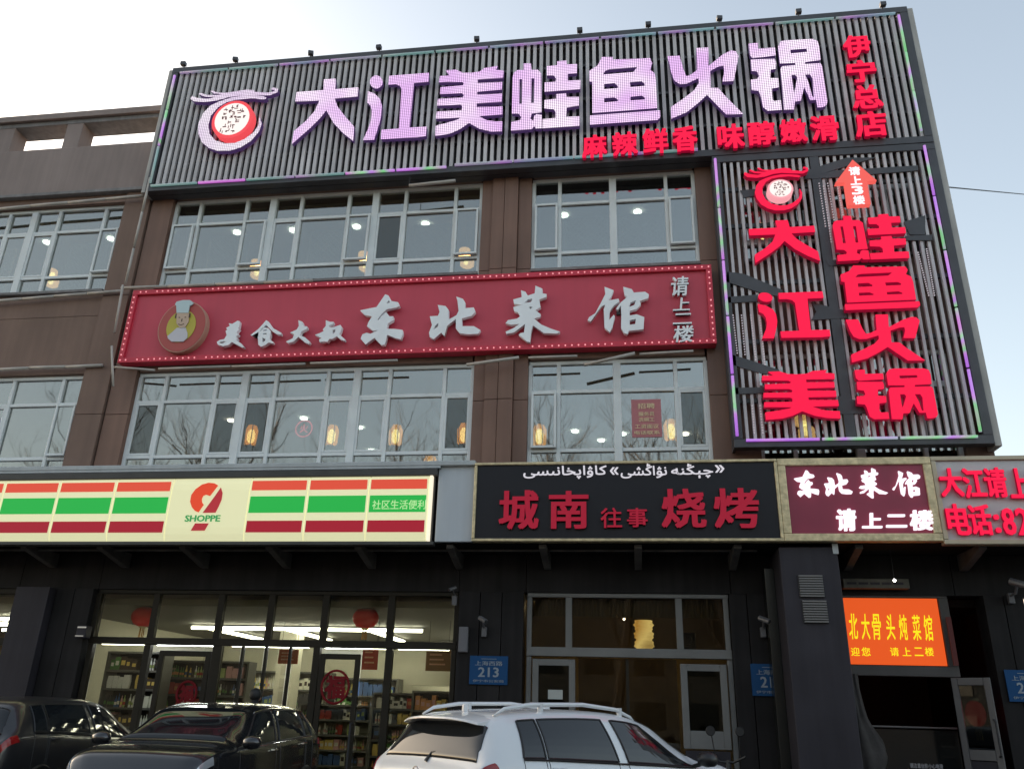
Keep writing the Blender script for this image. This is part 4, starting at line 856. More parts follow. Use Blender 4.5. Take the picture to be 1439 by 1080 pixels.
# red lanterns inside
def red_lantern(c, lb, s=1.0):
    t = thing('red_lantern', lb, 'lantern', tuple(c), 'round red lanterns in the store')
    m = MB(); m.lathe(tuple(c), [(a*s, b) for a, b in ((0.06, -0.15), (0.14, -0.12), (0.19, -0.05), (0.20, 0.0), (0.19, 0.05), (0.14, 0.12), (0.06, 0.15))], 20); m.smooth = True; m.build('lantern_body', mat('red_silk', (0.62, 0.012, 0.010), 0.5), t)
    MB().lathe(tuple(c), [(0.065, 0.15), (0.065, 0.175), (0.03, 0.18)], 12).build('lantern_cap', M_gold, t); MB().lathe((c[0], c[1], c[2]-0.15), [(0.05, -0.02), (0.065, 0.0)], 12).build('lantern_cap', M_gold, t)
    m = MB()
    for k in range(7): a = k*0.9; m.tube([(c[0]+0.03*math.cos(a), c[1]+0.03*math.sin(a), c[2]-0.17), (c[0]+0.035*math.cos(a), c[1]+0.035*math.sin(a), c[2]-0.31)], 0.006, 4)
    m.build('tassel', mat('tassel', (0.4, 0.2, 0.03), 0.7), t)
red_lantern(at(203, 866, 12.5), 'round red lantern behind the first upper pane of the store'); red_lantern(at(514, 868, 12.5), 'round red lantern with tassel behind the upper pane over the right door')
# shelves with goods
pal = ['#a8382c', '#d8b860', '#4c7a3c', '#d8d4c8', '#38588c', '#c88850', '#e8e4dc', '#f0e8d0', '#3a2a20', '#98a868', '#c89898', '#343438']
PM = [mat('package_%s' % c[1:], tuple(min(.85, q*1.25+.02) for q in srgb(c)), 0.5, var=0.1) for c in pal]
def shelf(x0, x1, y0, y1, z1, rows, lb, dark=False, seed=1, glowk=0):
    t = thing('store_shelf', lb, 'shelf', ((x0+x1)/2, y0, gz))
    for z in [gz+0.1+(z1-gz-0.1)*k/rows for k in range(rows+1)]: MB().box(x0, x1, y0, y1, z-0.015, z+0.015).build('shelf_board', M_alu, t)
    MB().box(x0, x1, y1, y1+0.03, gz, z1+0.015).build('back_panel', M_darkmetal if dark else M_shopwall, t)
    for x in (x0-0.03, x1): MB().box(x, x+0.03, y0, y1, gz, z1+0.015).build('side_panel', M_alu, t)
    rnd = random.Random(seed); byc = {}
    for k in range(rows):
        z = gz+0.1+(z1-gz-0.1)*k/rows+0.016; x = x0+0.02; hmax = (z1-gz-0.1)/rows-0.05; c = rnd.randrange(12)
        while x < x1-0.1:
            kind = (k*7+int(x*1.7)) % 3; w = (rnd.uniform(0.06, 0.12), 0.045, rnd.uniform(0.08, 0.13))[kind]; h = (rnd.uniform(0.6, 0.98), rnd.uniform(0.7, 0.9), rnd.uniform(0.7, 0.95))[kind]*hmax
            if rnd.random() < 0.45: c = rnd.randrange(12)
            if rnd.random() < 0.92:
                m = byc.setdefault(c, MB()); yy = y0+0.03+rnd.uniform(0, .03)
                if kind == 0:
                    m.box(x, x+w*0.92, yy, y0+0.2, z, z+h); m2 = byc.setdefault((c+5) % 12, MB()); m2.box(x+w*.15, x+w*.75, yy-.003, yy, z+h*.35, z+h*.7)
                elif kind == 1:
                    m.lathe((x+.02, yy+.02, z), [(.018, 0), (.018, h*.6), (.007, h*.8), (.007, h)], 6); m2 = byc.setdefault((c+3) % 12, MB()); m2.lathe((x+.02, yy+.02, z+h*.2), [(.0185, 0), (.0185, h*.25)], 6)
                else: m.prism([(x+.01, z), (x+w-.01, z), (x+w, z+h*.5), (x+w-.012, z+h), (x+.012, z+h), (x, z+h*.5)], yy, yy+.05)
            x += w
    for c, m in byc.items(): tag(m.build('goods', PM[c], t), kind='stuff')
shelf(-8.15, -7.25, 12.6, 12.9, 2.42, 8, 'tall store shelf of hanging packs behind the left pane', True, 2)
shelf(-7.9, -6.3, 13.6, 13.9, 2.36, 8, 'store shelf of green packs behind the left door', True, 3)
shelf(-9.5, -8.4, 17.7, 18.1, 2.1, 5, 'rear wall shelf at the far left of the store', False, 4)
shelf(-8.3, -6.4, 17.8, 18.2, 2.4, 6, 'rear wall shelf behind the middle panes', False, 5)
shelf(-6.2, -4.9, 17.8, 18.2, 2.3, 6, 'rear wall shelf of red and white packs right of the column', False, 6)
shelf(-6.0, -4.7, 15.4, 15.8, 1.75, 6, 'low store shelf in the middle of the shop floor', False, 7)
shelf(-4.3, -3.55, 14.3, 14.7, 1.95, 7, 'shelf of yellow goods behind the right door', False, 8)
shelf(-3.5, -2.45, 13.8, 14.2, 1.98, 6, 'shelf of dark red goods behind the last pane', True, 9)
cl = thing('store_column', 'pale square column with framed notices inside the store', 'column', (-6.7, 16.5, gz))
MB().box(-6.95, -6.6, 16.3, 16.7, gz, 3.1).build('shaft', M_shopwall, cl)
for k in range(3): MB().box(-6.84, -6.70, 16.28, 16.297, 2.28-0.24*k, 2.46-0.24*k).build('notice', mat('notice_white', (0.5, 0.48, 0.4), 0.6), cl)
for px, Y, lb, c_, w, h in (((405, 922), 14.5, 'orange hanging promotion board behind the middle pane', '#b85a30', 0.36, 0.24), ((520, 924), 13.6, 'red hanging price board right of the right door', '#b03a2c', 0.26, 0.36), ((616, 927), 13.9, 'brown gold hanging board behind the last pane', '#8a6030', 0.42, 0.34)):
    c = at(*px, Y); t = thing('hanging_board', lb, 'sign', tuple(c)); MB().box(c.x-w/2, c.x+w/2, Y, Y+0.02, c.z-h/2, c.z+h/2).build('board', mat('board_'+c_[1:], c_, 0.5), t)
    for k in range(3): MB().box(c.x-w*0.35, c.x+w*0.35*(0.4+0.2*k), Y-0.006, Y-0.001, c.z+h*(0.25-0.22*k)-0.012, c.z+h*(0.25-0.22*k)+0.012).build('line_of_print', mat('board_print', '#d8a080', 0.6), t)
    for s_ in (-1, 1): MB().tube([(c.x+s_*w*0.4, Y+0.01, c.z+h/2), (c.x+s_*w*0.4, Y+0.01, 3.1)], 0.004, 4).build('cord', M_frame2, t)
# ---- left neighbour window at the frame edge
ln = MB(); ln.box(-11, -9.36, 11.96, 12.06, 3.22, 3.295); ln.box(-11, -9.36, 11.96, 12.06, 2.45, 2.56); ln.box(-9.42, -9.36, 11.965, 12.055, gz, 3.22); ln.box(-10.3, -10.24, 11.965, 12.055, gz, 3.22)
l2 = ln.build('shopfront', M_bronze, bld, bevel=0.006); MB().box(-10.24, -9.42, 12.0, 12.008, 2.56, 3.22).build('pane', M_shopglass, l2); MB().box(-10.24, -9.42, 12.0, 12.008, gz, 2.45).build('pane', M_shopglass, l2)
for k_ in range(1):
    c = at(4, 940, 12.06); t = thing('window_poster', 'yellow and blue poster in the leftmost shop window', 'poster', (c.x, 12.05, 1.6)); MB().box(c.x-0.5, c.x+0.11, 12.05, 12.055, 1.6, 2.35).build('sheet', mat('poster_yellow', '#8a8a30', 0.6), t)
    MB().box(c.x-0.5, c.x+0.08, 12.045, 12.049, 2.2, 2.30).build('print_band', mat('poster_blue', '#204c58', 0.6), t)
# ---- barbecue shop front
bf = MB(); bf.box(-1.46, 1.34, 11.96, 12.06, 3.24, 3.295); bf.box(-1.46, 1.34, 11.94, 12.06, 2.44, 2.56)
for x, w in ((-1.43, .035), (-0.87, .045), (0.66, .045), (1.30, .035)): bf.box(x-w, x+w, 11.965, 12.055, 2.56, 3.24)
bf.box(-1.46, -1.39, 11.965, 12.055, gz, 2.44); bf.box(1.27, 1.34, 11.965, 12.055, gz, 2.44)
bfo = bf.build('shopfront', M_alu, bld, bevel=0.006)
M_bqglass = glass('smoky_glass', (0.5, 0.47, 0.38), 0.02)
for a, b in ((-1.395, -.915), (-.825, .615), (.705, 1.265)): MB().box(a, b, 12.0, 12.008, 2.56, 3.24).build('pane', M_bqglass, bfo)
M_gglass = glass('greenish_glass', (0.22, 0.26, 0.25), 0.02)
dd = door(-1.37, -0.78, 2.40, M_alu, bld, Y=11.93, w=0.085, gm=M_gglass, botrail=0.22, handle=0); door(0.64, 1.25, 2.37, M_alu, bld, Y=11.92, w=0.09, gm=M_gglass, botrail=0.22, handle=0, zb=1.32)
MB().box(0.66, 1.23, 11.93, 11.96, 0.2, 1.30).build('door_lower_panel', M_dark2, bld)
inn = MB(); inn.box(-0.78, 0.64, 12.03, 12.05, gz, 2.44); 
MB().box(-0.74, 0.60, 12.02, 12.028, gz, 2.43).build('pane', M_bqglass, bfo); MB().box(-0.09, -0.05, 12.0, 12.04, gz, 2.43).build('mullion', M_bronze, bfo)
rm = thing('barbecue_room', 'dim brown barbecue room behind smoky glass', 'room', (0, 14, gz)); M_dim = mat('dim_brown_wall', (0.34, 0.27, 0.18), 0.8, var=0.2)
MB().box(-2.1, 1.9, 14.2, 14.3, gz, 3.3).build('back_wall', M_dim, rm); MB().box(-2.2, -2.1, 12.2, 16, gz, 3.3).build('side_wall', M_dim, rm); MB().box(1.9, 2.0, 12.2, 16, gz, 3.3).build('side_wall', M_dim, rm)
MB().box(-2.1, 1.9, 12.2, 16, 3.22, 3.3).build('ceiling', M_dim, rm); MB().box(-2.1, 1.9, 12.1, 16, gz-0.05, gz).build('floor', M_dim, rm)
# pleated half curtain
ct = thing('pleated_curtain', 'sheer pleated curtain hanging in the upper panes of the barbecue shop', 'curtain', (-0.7, 12.2, 2.95)); m = MB(); nn = 150
for i in range(nn+1):
    x = -1.38+2.6*i/nn; y = 12.16+0.012*math.sin(i*1.9)+0.008*math.sin(i*0.7); m.v += [(x, y, 3.0), (x, y-0.004, 3.24)]
for i in range(nn): m.f.append((2*i, 2*i+2, 2*i+3, 2*i+1))
m.build('cloth', mat('sheer_cloth', (0.30, 0.26, 0.18), 0.8), ct); MB().tube([(-1.38, 12.15, 2.99), (0.1, 12.15, 2.99)], 0.006, 6).build('rod', mat('brass_rod', (0.4, 0.3, 0.1), 0.3, metal=0.8), ct)
t = thing('warm_tube_light', 'short warm tube light glowing behind the pleated curtain', 'lamp', (-1.0, 12.4, 3.15)); MB().tube([(-1.35, 12.4, 3.15), (-.75, 12.4, 3.15)], .014, 8).build('tube', glow('warm_tube', '#ffe0a0', 16.0), t)  # tube added to brighten the curtain and the room behind it
# lamp-like glowing shape made for the yellow reflection in the glass
c = at(905, 897, 13.0); t = thing('column_lamp', 'tall glowing pleated paper lamp inside the barbecue shop', 'lamp', (c.x, 13.0, c.z-0.4)); m = MB(); pr = []
for k in range(25): pr.append((0.135+0.012*math.cos(k*2.1)+0.012*math.cos(k*0.9), -0.23+0.0205*k))
m.lathe((c.x, 13.0, c.z), pr, 18); m.smooth = True; m.build('lamp_shade', tube_mat('warm_shade', ['#7a5a20', '#ffe9a0', '#c89848', '#ffe08a'], 2.0), t)
MB().tube([(c.x, 13, c.z+0.3), (c.x, 13, 3.22)], 0.006, 5).build('cord', M_frame2, t)
c = at(877, 869, 12.6); t = thing('spot_bulb', 'tiny white bulb above the paper lamp', 'lamp', tuple(c)); MB().lathe(tuple(c), [(0.01, -0.02), (0.02, 0), (0.01, 0.02)], 8).build('bulb', M_dl, t); MB().tube([c, (c.x, c.y, 3.22)], 0.004, 4).build('cord', M_frame2, t)
c = at(966, 900, 12.3); t = thing('speaker_box', 'small black box hanging inside the right upper pane of the barbecue shop', 'speaker', tuple(c)); MB().box(c.x-.11, c.x+.11, 12.25, 12.4, c.z-.12, c.z+.11).build('cabinet', M_frame2, t, bevel=.01); MB().lathe((c.x, 12.247, c.z), [(0.07, 0), (0.06, 0.006), (0.03, 0.002)], 14, 'y').build('speaker_cone', M_dark2, t)
c = at(780, 975, 11.9); t = thing('door_note', 'small pale note on the left white door', 'note', tuple(c)); MB().box(c.x-.10, c.x+.10, 11.94, 11.944, c.z-.06, c.z+.06).build('sheet', mat('note_paper', (0.4, 0.42, 0.4), 0.7), t)
# ---- right entrance with orange screen
rf = MB(); rf.box(2.72, 4.20, 11.96, 12.06, 3.27, 3.34); rf.box(2.72, 4.20, 11.94, 12.06, 2.27, 2.40); rf.box(4.08, 4.20, 11.95, 12.06, 2.40, 3.27); rf.box(2.66, 2.72, 11.95, 12.06, gz, 3.34)
rfo = rf.build('shopfront', mat('worn_grey_frame', (0.06, 0.053, 0.05), 0.6, var=0.2), bld, bevel=0.006)
osn = thing('orange_screen', 'glowing orange restaurant sign with yellow characters in the transom', 'sign', (3.4, 11.95, 2.41))
MB().box(2.73, 4.07, 11.97, 11.99, 2.41, 3.265).build('screen', glow('orange_lit', '#ea5a20', 0.9), osn)
M_yl = glow('yellow_lit', '#f4e21c', 1.0)
for s, x in zip('东北大骨头炖菜馆', (1166, 1199, 1216, 1232, 1251, 1269, 1288, 1305)):
    k = 0.0
    text_px(s, (x-6.5, 861+0.02*(x-1180), x+6.5, 897+0.02*(x-1180)), 11.963, 0.004, M_yl, bold=0.012, shear=0.22, parent=osn)
for s, x in zip('欢迎您请上二楼', (1182, 1202, 1217, 1257, 1274, 1291, 1306)): text_px(s, (x-6, 909, x+6, 921), 11.963, 0.004, M_yl, bold=0.012, parent=osn)
rm2 = thing('stair_hall', 'dark entrance hall behind the open doorway', 'room', (3.4, 14, gz))
MB().box(2.5, 4.9, 15.5, 15.6, gz, 3.3).build('back_wall', M_dark, rm2); MB().box(4.9, 4.97, 12.31, 15.5, gz, 3.3).build('side_wall', M_dark, rm2); MB().box(2.44, 2.5, 12.2, 15.5, gz, 3.3).build('side_wall', M_dark, rm2); MB().box(2.5, 4.9, 12.31, 15.5, 3.2, 3.3).build('ceiling', M_dark, rm2)
t = thing('glass_barrier', 'dark glass counter front with a rail and small white print in the doorway', 'counter', (3.5, 12.3, gz)); a = at(1240, 1020, 12.4); b = at(1345, 1024, 12.4)
MB().tube([(a.x-0.3, 12.4, a.z), (b.x, 12.4, a.z)], 0.012, 8).build('rail', M_alu, t); MB().box(a.x-0.3, b.x, 12.4, 12.42, gz, a.z-0.03).build('panel', mat('black_glass', (0.012, 0.013, 0.013), 0.12), t)
text_px('请注意台阶小心地滑', (1279, 1072, 1325, 1079), 12.39, 0.004, mat('white_print', (0.5, 0.5, 0.52), 0.6), bold=0.01, name='text', parent=t)
# open door leaf swung outward, red reflection in its glass made as a glowing lantern added behind
dl_ = thing('open_door', 'grey framed glass door standing open at the right entrance', 'door', (4.12, 11.9, gz), rz=0.0)
A = Vector((4.07, 11.92)); B = Vector((4.44, 11.66)); dv = (B-A).normalized(); Lr = (B-A).length
def leaf(u0, u1, z0, z1, th=0.022):
    m = MB(); nrm = Vector((-dv.y, dv.x))
    p = [A+dv*u0-nrm*th, A+dv*u1-nrm*th, A+dv*u1+nrm*th, A+dv*u0+nrm*th]
    m.v = [(q.x, q.y, z0) for q in p]+[(q.x, q.y, z1) for q in p]; m.f = [(0,3,2,1),(4,5,6,7),(0,1,5,4),(1,2,6,5),(2,3,7,6),(3,0,4,7)]; return m
M_dooralu = mat('door_grey', (0.10, 0.095, 0.095), 0.5, var=0.12, scale=4)
for a_ in ((0, .075, .17, 2.26), (Lr-.075, Lr, .17, 2.26), (.077, Lr-.077, 2.17, 2.26), (.077, Lr-.077, 1.30, 1.42), (.077, Lr-.077, .17, .30)): leaf(*a_).build('door_frame', M_dooralu, dl_, bevel=0.005)
leaf(.08, Lr-.08, 1.43, 2.165, .005).build('pane', M_gglass, dl_); leaf(.08, Lr-.08, .31, 1.29, .005).build('lower_pane', M_dark2, dl_)
m = MB(); q = A+dv*(Lr-.05); m.tube([(q.x, q.y-.03, 1.35), (q.x, q.y-.08, 1.37), (q.x, q.y-.08, 1.75), (q.x, q.y-.03, 1.77)], 0.013, 8); m.build('handle', M_frame2, dl_)
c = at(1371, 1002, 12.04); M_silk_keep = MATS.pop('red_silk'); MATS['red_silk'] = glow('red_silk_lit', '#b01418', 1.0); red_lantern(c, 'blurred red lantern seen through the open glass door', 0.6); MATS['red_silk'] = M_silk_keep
# padded door curtain tied aside
cu = thing('door_curtain', 'grubby grey cloth door curtain gathered at the left of the entrance', 'curtain', (2.95, 11.8, 0.3)); m = MB(); N = 26; Zs = 22
for j in range(Zs+1):
    z = 2.28-1.95*j/Zs; w = 0.05+0.13*math.exp(-((z-1.35)/0.32)**2)+0.02*(2.3-z); cx_ = 2.83+0.03*(2.3-z)+0.05*math.exp(-((z-1.35)/0.3)**2)
    for i in range(N): a = 2*math.pi*i/N; rr_ = 1+0.22*math.sin(6*a+z*4)+0.10*math.sin(11*a-z*9); m.v.append((cx_+w*rr_*math.cos(a), 11.82+0.07*rr_*math.sin(a), z))
for j in range(Zs):
    for i in range(N): m.f.append((j*N+i, j*N+(i+1) % N, (j+1)*N+(i+1) % N, (j+1)*N+i))
m.smooth = True; m.build('cloth', mat('grubby_cloth', (0.05, 0.045, 0.043), 0.9, var=0.35, scale=5, bump=0.4), cu)
c = at(1250, 822, 11.9); t = thing('wall_unit', 'faded boxed unit on the wall above the orange sign', 'box', (c.x, 11.9, c.z)); MB().box(2.85, 3.70, 11.80, 11.93, 3.37, 3.50).build('case', mat('faded_case', (0.08, 0.075, 0.06), 0.7, var=0.3, scale=6), t, bevel=.01)
for k in range(5): MB().box(2.9+k*.15, 3.02+k*.15, 11.79, 11.799, 3.42, 3.45).build('grille', M_dark2, t)
c = at(1257, 815, 11.5); t = thing('indicator_light', 'tiny bright white light under the canopy by the entrance', 'lamp', tuple(c)); MB().lathe(tuple(c), [(0.008, -0.018), (0.02, 0), (0.008, 0.018)], 8).build('bulb', M_dl, t); MB().tube([c, (c.x, c.y, 3.84)], 0.004, 4).build('cord', M_frame2, t)
a = at(1333, 872, 11.9); b = at(1352, 935, 11.9); t = thing('red_streamer', 'dark red vertical strip hanging beside the orange sign', 'streamer', (a.x, 11.9, b.z)); MB().box(a.x-.03, a.x+.03, 11.88, 11.90, b.z, a.z+0.05).build('strip', mat('dull_red', (0.10, 0.015, 0.012), 0.7), t)  # red band of reflection in the glass, built as a coloured strip
for s in []: pass
# address plates
M_blue = mat('blue_enamel', (0.008, 0.06, 0.17), 0.5, var=0.04, spec=0.2); M_pw = mat('plate_white', (0.25, 0.29, 0.33), 0.5)
def plate_(x0, x1, z0, z1, num, Y, lb):
    t = thing('address_plate', lb, 'plate', ((x0+x1)/2, Y, z0), 'blue house number plates'); MB().box(x0, x1, Y-.015, Y, z0, z1).build('plate', M_blue, t, bevel=.004); w = x1-x0; h = z1-z0; cx = (x0+x1)/2
    text_mesh('上海西路', cx-w*.36, z0+h*.66, cx+w*.36, z0+h*.82, Y-.02, .004, M_pw, bold=.01, name='text', parent=t); text_mesh(num, cx-w*.27, z0+h*.26, cx+w*.27, z0+h*.60, Y-.02, .004, M_pw, bold=.02, name='text', parent=t)
    text_mesh('伊宁市公安局', cx-w*.40, z0+h*.08, cx+w*.40, z0+h*.17, Y-.02, .004, M_pw, bold=.005, name='text', parent=t); MB().box(cx-w*.2, cx+w*.2, Y-.019, Y-.0155, z0+h*.885, z0+h*.90).build('rule', M_pw, t)
plate_(-2.235, -1.70, 2.045, 2.42, '213', 11.85, 'blue house number plate on the black pillar below a camera'); plate_(1.555, 2.05, 1.985, 2.385, '215', 11.87, 'blue house number plate half hidden behind the column'); plate_(4.70, 5.2, 1.99, 2.37, '217', 11.86, 'blue house number plate cut by the right picture edge')
t = thing('wall_box', 'small white meter box left of the first blue plate', 'box', (-2.3, 11.85, 2.45)); MB().box(-2.40, -2.27, 11.78, 11.85, 2.46, 2.80).build('case', mat('white_plastic', (0.15, 0.15, 0.165), 0.5), t, bevel=.01); MB().box(-2.385, -2.285, 11.774, 11.779, 2.47, 2.78).build('cover', mat('white_plastic2', (0.13, 0.13, 0.145), 0.5), t)
# cameras
def cctv(px, Y, lb, flip=1, s=1.0):
    c = at(*px, Y); t = thing('security_camera', lb, 'security camera', tuple(c), 'wall mounted security cameras'); Mw = mat('camera_white', (0.11, 0.11, 0.12), 0.4); M = MB()
    M.tube([(c.x-.05*flip*s, c.y, c.z+.04*s), (c.x+.06*flip*s, c.y-.10*s, c.z-.02*s)], 0.035*s, 10); M.build('camera_body', Mw, t)
    MB().tube([(c.x+.06*flip*s, c.y-.10*s, c.z-.02*s), (c.x+.068*flip*s, c.y-.108*s, c.z-.025*s)], 0.027*s, 10).build('lens', M_frame2, t)
    MB().tube([(c.x, c.y-.02, c.z), (c.x, c.y+.06, c.z-.07*s), (c.x, 11.88, c.z-.08*s)], 0.014*s, 6).build('mount', Mw, t); MB().box(c.x-.035, c.x+.035, 11.80, 11.86, c.z-.20, c.z-.07).build('junction_box', Mw, t, bevel=.005)
cctv((679, 872), 11.7, 'white camera on the black pillar above the 213 plate'); cctv((1073, 872), 11.7, 'camera on the wall beside the vented column'); cctv((1428, 822), 11.6, 'grey camera under the canopy at the right picture edge', 1, 1.3); cctv((637, 828), 11.7, 'small camera at the right end of the store window top', -1, .7)
t = thing('wall_lamp', 'small pale fixture with two bright bars on the left dark pillar', 'lamp', tuple(at(113, 886, 11.8))); c = at(113, 886, 11.7)
MB().box(c.x-.08, c.x+.08, 11.72, 11.85, c.z-.10, c.z+.08).build('case', M_dark2, t, bevel=.01); MB().box(c.x-.06, c.x+.07, 11.70, 11.719, c.z+.045, c.z+.065).build('lit_bar', glow('dim_bar', '#9a9890', .9), t); MB().box(c.x-.07, c.x+.05, 11.70, 11.719, c.z-.075, c.z-.062).build('lit_bar', glow('dim_bar', '#9a9890', .9), t)
# cable in the sky and a far roof
a = at(1322, 262, 11.9); b = at(1500, 270, 30); t = thing('power_cable', 'thin cable crossing the sky right of the billboard', 'cable', tuple(a)); MB().tube([a, (a*0.5+b*0.5)-Vector((0, 0, .15)), b], 0.012, 5).build('wire', M_frame2, t)
c = at(1439, 639, 40); t = thing('distant_roof', 'grey roof corner of a far building at the right edge', 'building', (c.x, 40, 0)); m = MB(); m.v = [(c.x-.45, 40, 0), (c.x+12, 40, 0), (c.x+12, 50, 0), (c.x-.45, 50, 0), (c.x-.45, 40, c.z-.35), (c.x+12, 40, c.z+3), (c.x+12, 50, c.z+3), (c.x-.45, 50, c.z-.35)]
m.f = [(0,3,2,1),(4,5,6,7),(0,1,5,4),(1,2,6,5),(2,3,7,6),(3,0,4,7)]; m.build('wall', M_beam, t)

# ------------------------------------------------------------------ cars
def crom(p0, p1, p2, p3, t):
    return 0.5*((2*p1)+(-p0+p2)*t+(2*p0-5*p1+4*p2-p3)*t*t+(-p0+3*p1-3*p2+p3)*t*t*t)
class CarShape:
    """stations: x, z bottom, half width, z belt, z top, half width of the roof edge"""
    def __init__(s, st): s.st = st
    def params(s, x):
        st = s.st; n = len(st); i = 0
        while i < n-2 and x > st[i+1][0]: i += 1
        x0, x1 = st[i][0], st[i+1][0]; t = max(0.0, min(1.0, (x-x0)/(x1-x0)))
        a, b, c, d = st[max(i-1, 0)], st[i], st[i+1], st[min(i+2, n-1)]
        r = []
        for k in range(1, 6):
            v = crom(a[k], b[k], c[k], d[k], t); lo, hi = min(b[k], c[k]), max(b[k], c[k]); e = (hi-lo)*0.12+0.002
            r.append(max(lo-e, min(hi+e, v)))
        return r
    def section(s, x):
        zb, w, bt, zr, wr = s.params(x)
        return [(0, zb), (w*.86, zb), (w*.97, zb+.10), (w, zb+(bt-zb)*.5), (w*.985, bt-.10), (w*.955, bt), (wr+(.03 if zr-bt > .15 else 0), zr-.05*(1 if zr-bt > .15 else .4)), (wr*.80, zr-.010), (0, zr)]
    def S(s, x, v, off=0.0):
        P = s.section(x); i = int(min(max(v, 0), 7.9999)); t = v-i
        if i == 5 and P[6][1]-P[5][1] > .15:      # side glass region: slight tumblehome curve
            y = P[5][0]+(P[6][0]-P[5][0])*t + 0.03*math.sin(math.pi*t); z = P[5][1]+(P[6][1]-P[5][1])*t; return Vector((x, y, z))
        a, b, c, d = P[max(i-1, 0)], P[i], P[i+1], P[min(i+2, 8)]
        if i == 7: d = (-P[7][0], P[7][1])
        if i in (4,): d = c
        if i in (6,): a = b
        return Vector((x, crom(a[0], b[0], c[0], d[0], t), crom(a[1], b[1], c[1], d[1], t)))
    def N(s, x, v):
        e = 0.012; dx = s.S(x+e, v)-s.S(x-e, v); dv = s.S(x, min(v+.03, 7.99))-s.S(x, max(v-.03, 0)); n = dx.cross(dv)
        if n.length < 1e-9: return Vector((0, 0, 1))
        n.normalize(); c = s.S(x, v)-Vector((x*0.95, 0, 0.8))
        return n if n.dot(c) > 0 else -n
    def patch(s, fx, v0, v1, off, side, nx=14, nv=6, thick=0.012, span=None):
        """grid laid on the surface; fx(t) -> (xa, xb) limits at height t"""
        m = MB(); rows = []
        for layer, o in ((0, off), (1, off-thick)):
            for j in range(nv+1):
                t = j/nv; v = v0+(v1-v0)*t; xa, xb = fx(t)
                for i in range(nx+1):
                    x = xa+(xb-xa)*i/nx; p = s.S(x, v)+s.N(x, v)*o; m.v.append((p.x, p.y*side, p.z))
        L = (nx+1)*(nv+1)
        for j in range(nv):
            for i in range(nx):
                a = j*(nx+1)+i; q = (a, a+1, a+nx+2, a+nx+1); m.f.append(q if side > 0 else q[::-1])
        rim = [i for i in range(nx+1)]+[(j*(nx+1)+nx) for j in range(1, nv+1)]+[nv*(nx+1)+i for i in range(nx-1, -1, -1)]+[j*(nx+1) for j in range(nv-1, 0, -1)]
        for k in range(len(rim)): a, b = rim[k], rim[(k+1) % len(rim)]; m.f.append((a, a+L, b+L, b))
        m.smooth = False; return m, [Vector(m.v[k]) for k in rim]
    def across(s, xa, xb, v0, off, n=20, k=8, thick=0.012, bow=0.0):
        """glass across the car (windscreen, rear window) between x stations"""
        m = MB(); vs_ = [v0+(8-v0)*i/n for i in range(n+1)]
        for o in (off, off-thick):
            for j in range(k+1):
                x = xa+(xb-xa)*j/k
                for sgn, seq in ((1, vs_), (-1, vs_[-2::-1])):
                    for v in seq: p = s.S(x, min(v, 7.98))+s.N(x, min(v, 7.98))*o; m.v.append((p.x, p.y*sgn if v < 8 else 0, p.z))
        w = 2*n+1; L = w*(k+1)
        for j in range(k):
            for i in range(w-1): a = j*w+i; m.f.append((a, a+1, a+w+1, a+w))
        rim = [i for i in range(w)]+[j*w+w-1 for j in range(1, k+1)]+[k*w+i for i in range(w-2, -1, -1)]+[j*w for j in range(k-1, 0, -1)]
        for q in range(len(rim)): a, b = rim[q], rim[(q+1) % len(rim)]; m.f.append((a, a+L, b+L, b))
        m.smooth = True; return m
    def body(s, nx=90, nv=44):
        m = MB(); x0, x1 = s.st[0][0], s.st[-1][0]; ring = 2*nv
        for i in range(nx+1):
            u = i/nx; x = x0+(x1-x0)*(0.5-0.5*math.cos(math.pi*u)) if False else x0+(x1-x0)*u
            for j in range(nv+1): p = s.S(x, 8.0*j/nv*0.99999); m.v.append((p.x, p.y if 0 < j < nv else 0, p.z))
            for j in range(nv-1, 0, -1): p = s.S(x, 8.0*j/nv*0.99999); m.v.append((p.x, -p.y, p.z))
        for i in range(nx):
            for j in range(ring): a = i*ring+j; b = i*ring+(j+1) % ring; m.f.append((a, a+ring, b+ring, b))
        m.f.append(tuple(range(ring))); e = nx*ring; m.f.append(tuple(e+k for k in range(ring-1, -1, -1)))
        m.smooth = True; return m
M_trim = mat('car_black_trim', (0.012, 0.012, 0.013), 0.45); M_tyre = mat('tyre_rubber', (0.02, 0.02, 0.02), 0.85); M_rim = M_rim; M_alloy = mat('alloy_rim', (0.35, 0.35, 0.36), 0.35, metal=0.8)
M_chrome = mat('chrome_trim', (0.7, 0.7, 0.7), 0.12, metal=1.0); M_lampr = mat('tail_lamp_red', (0.25, 0.01, 0.01), 0.15); M_lampw = mat('head_lamp_clear', (0.4, 0.42, 0.44), 0.1, metal=0.3)
M_carglass = mat('tinted_car_glass', (0.010, 0.012, 0.014), 0.04, spec=0.5, coat=0.0)
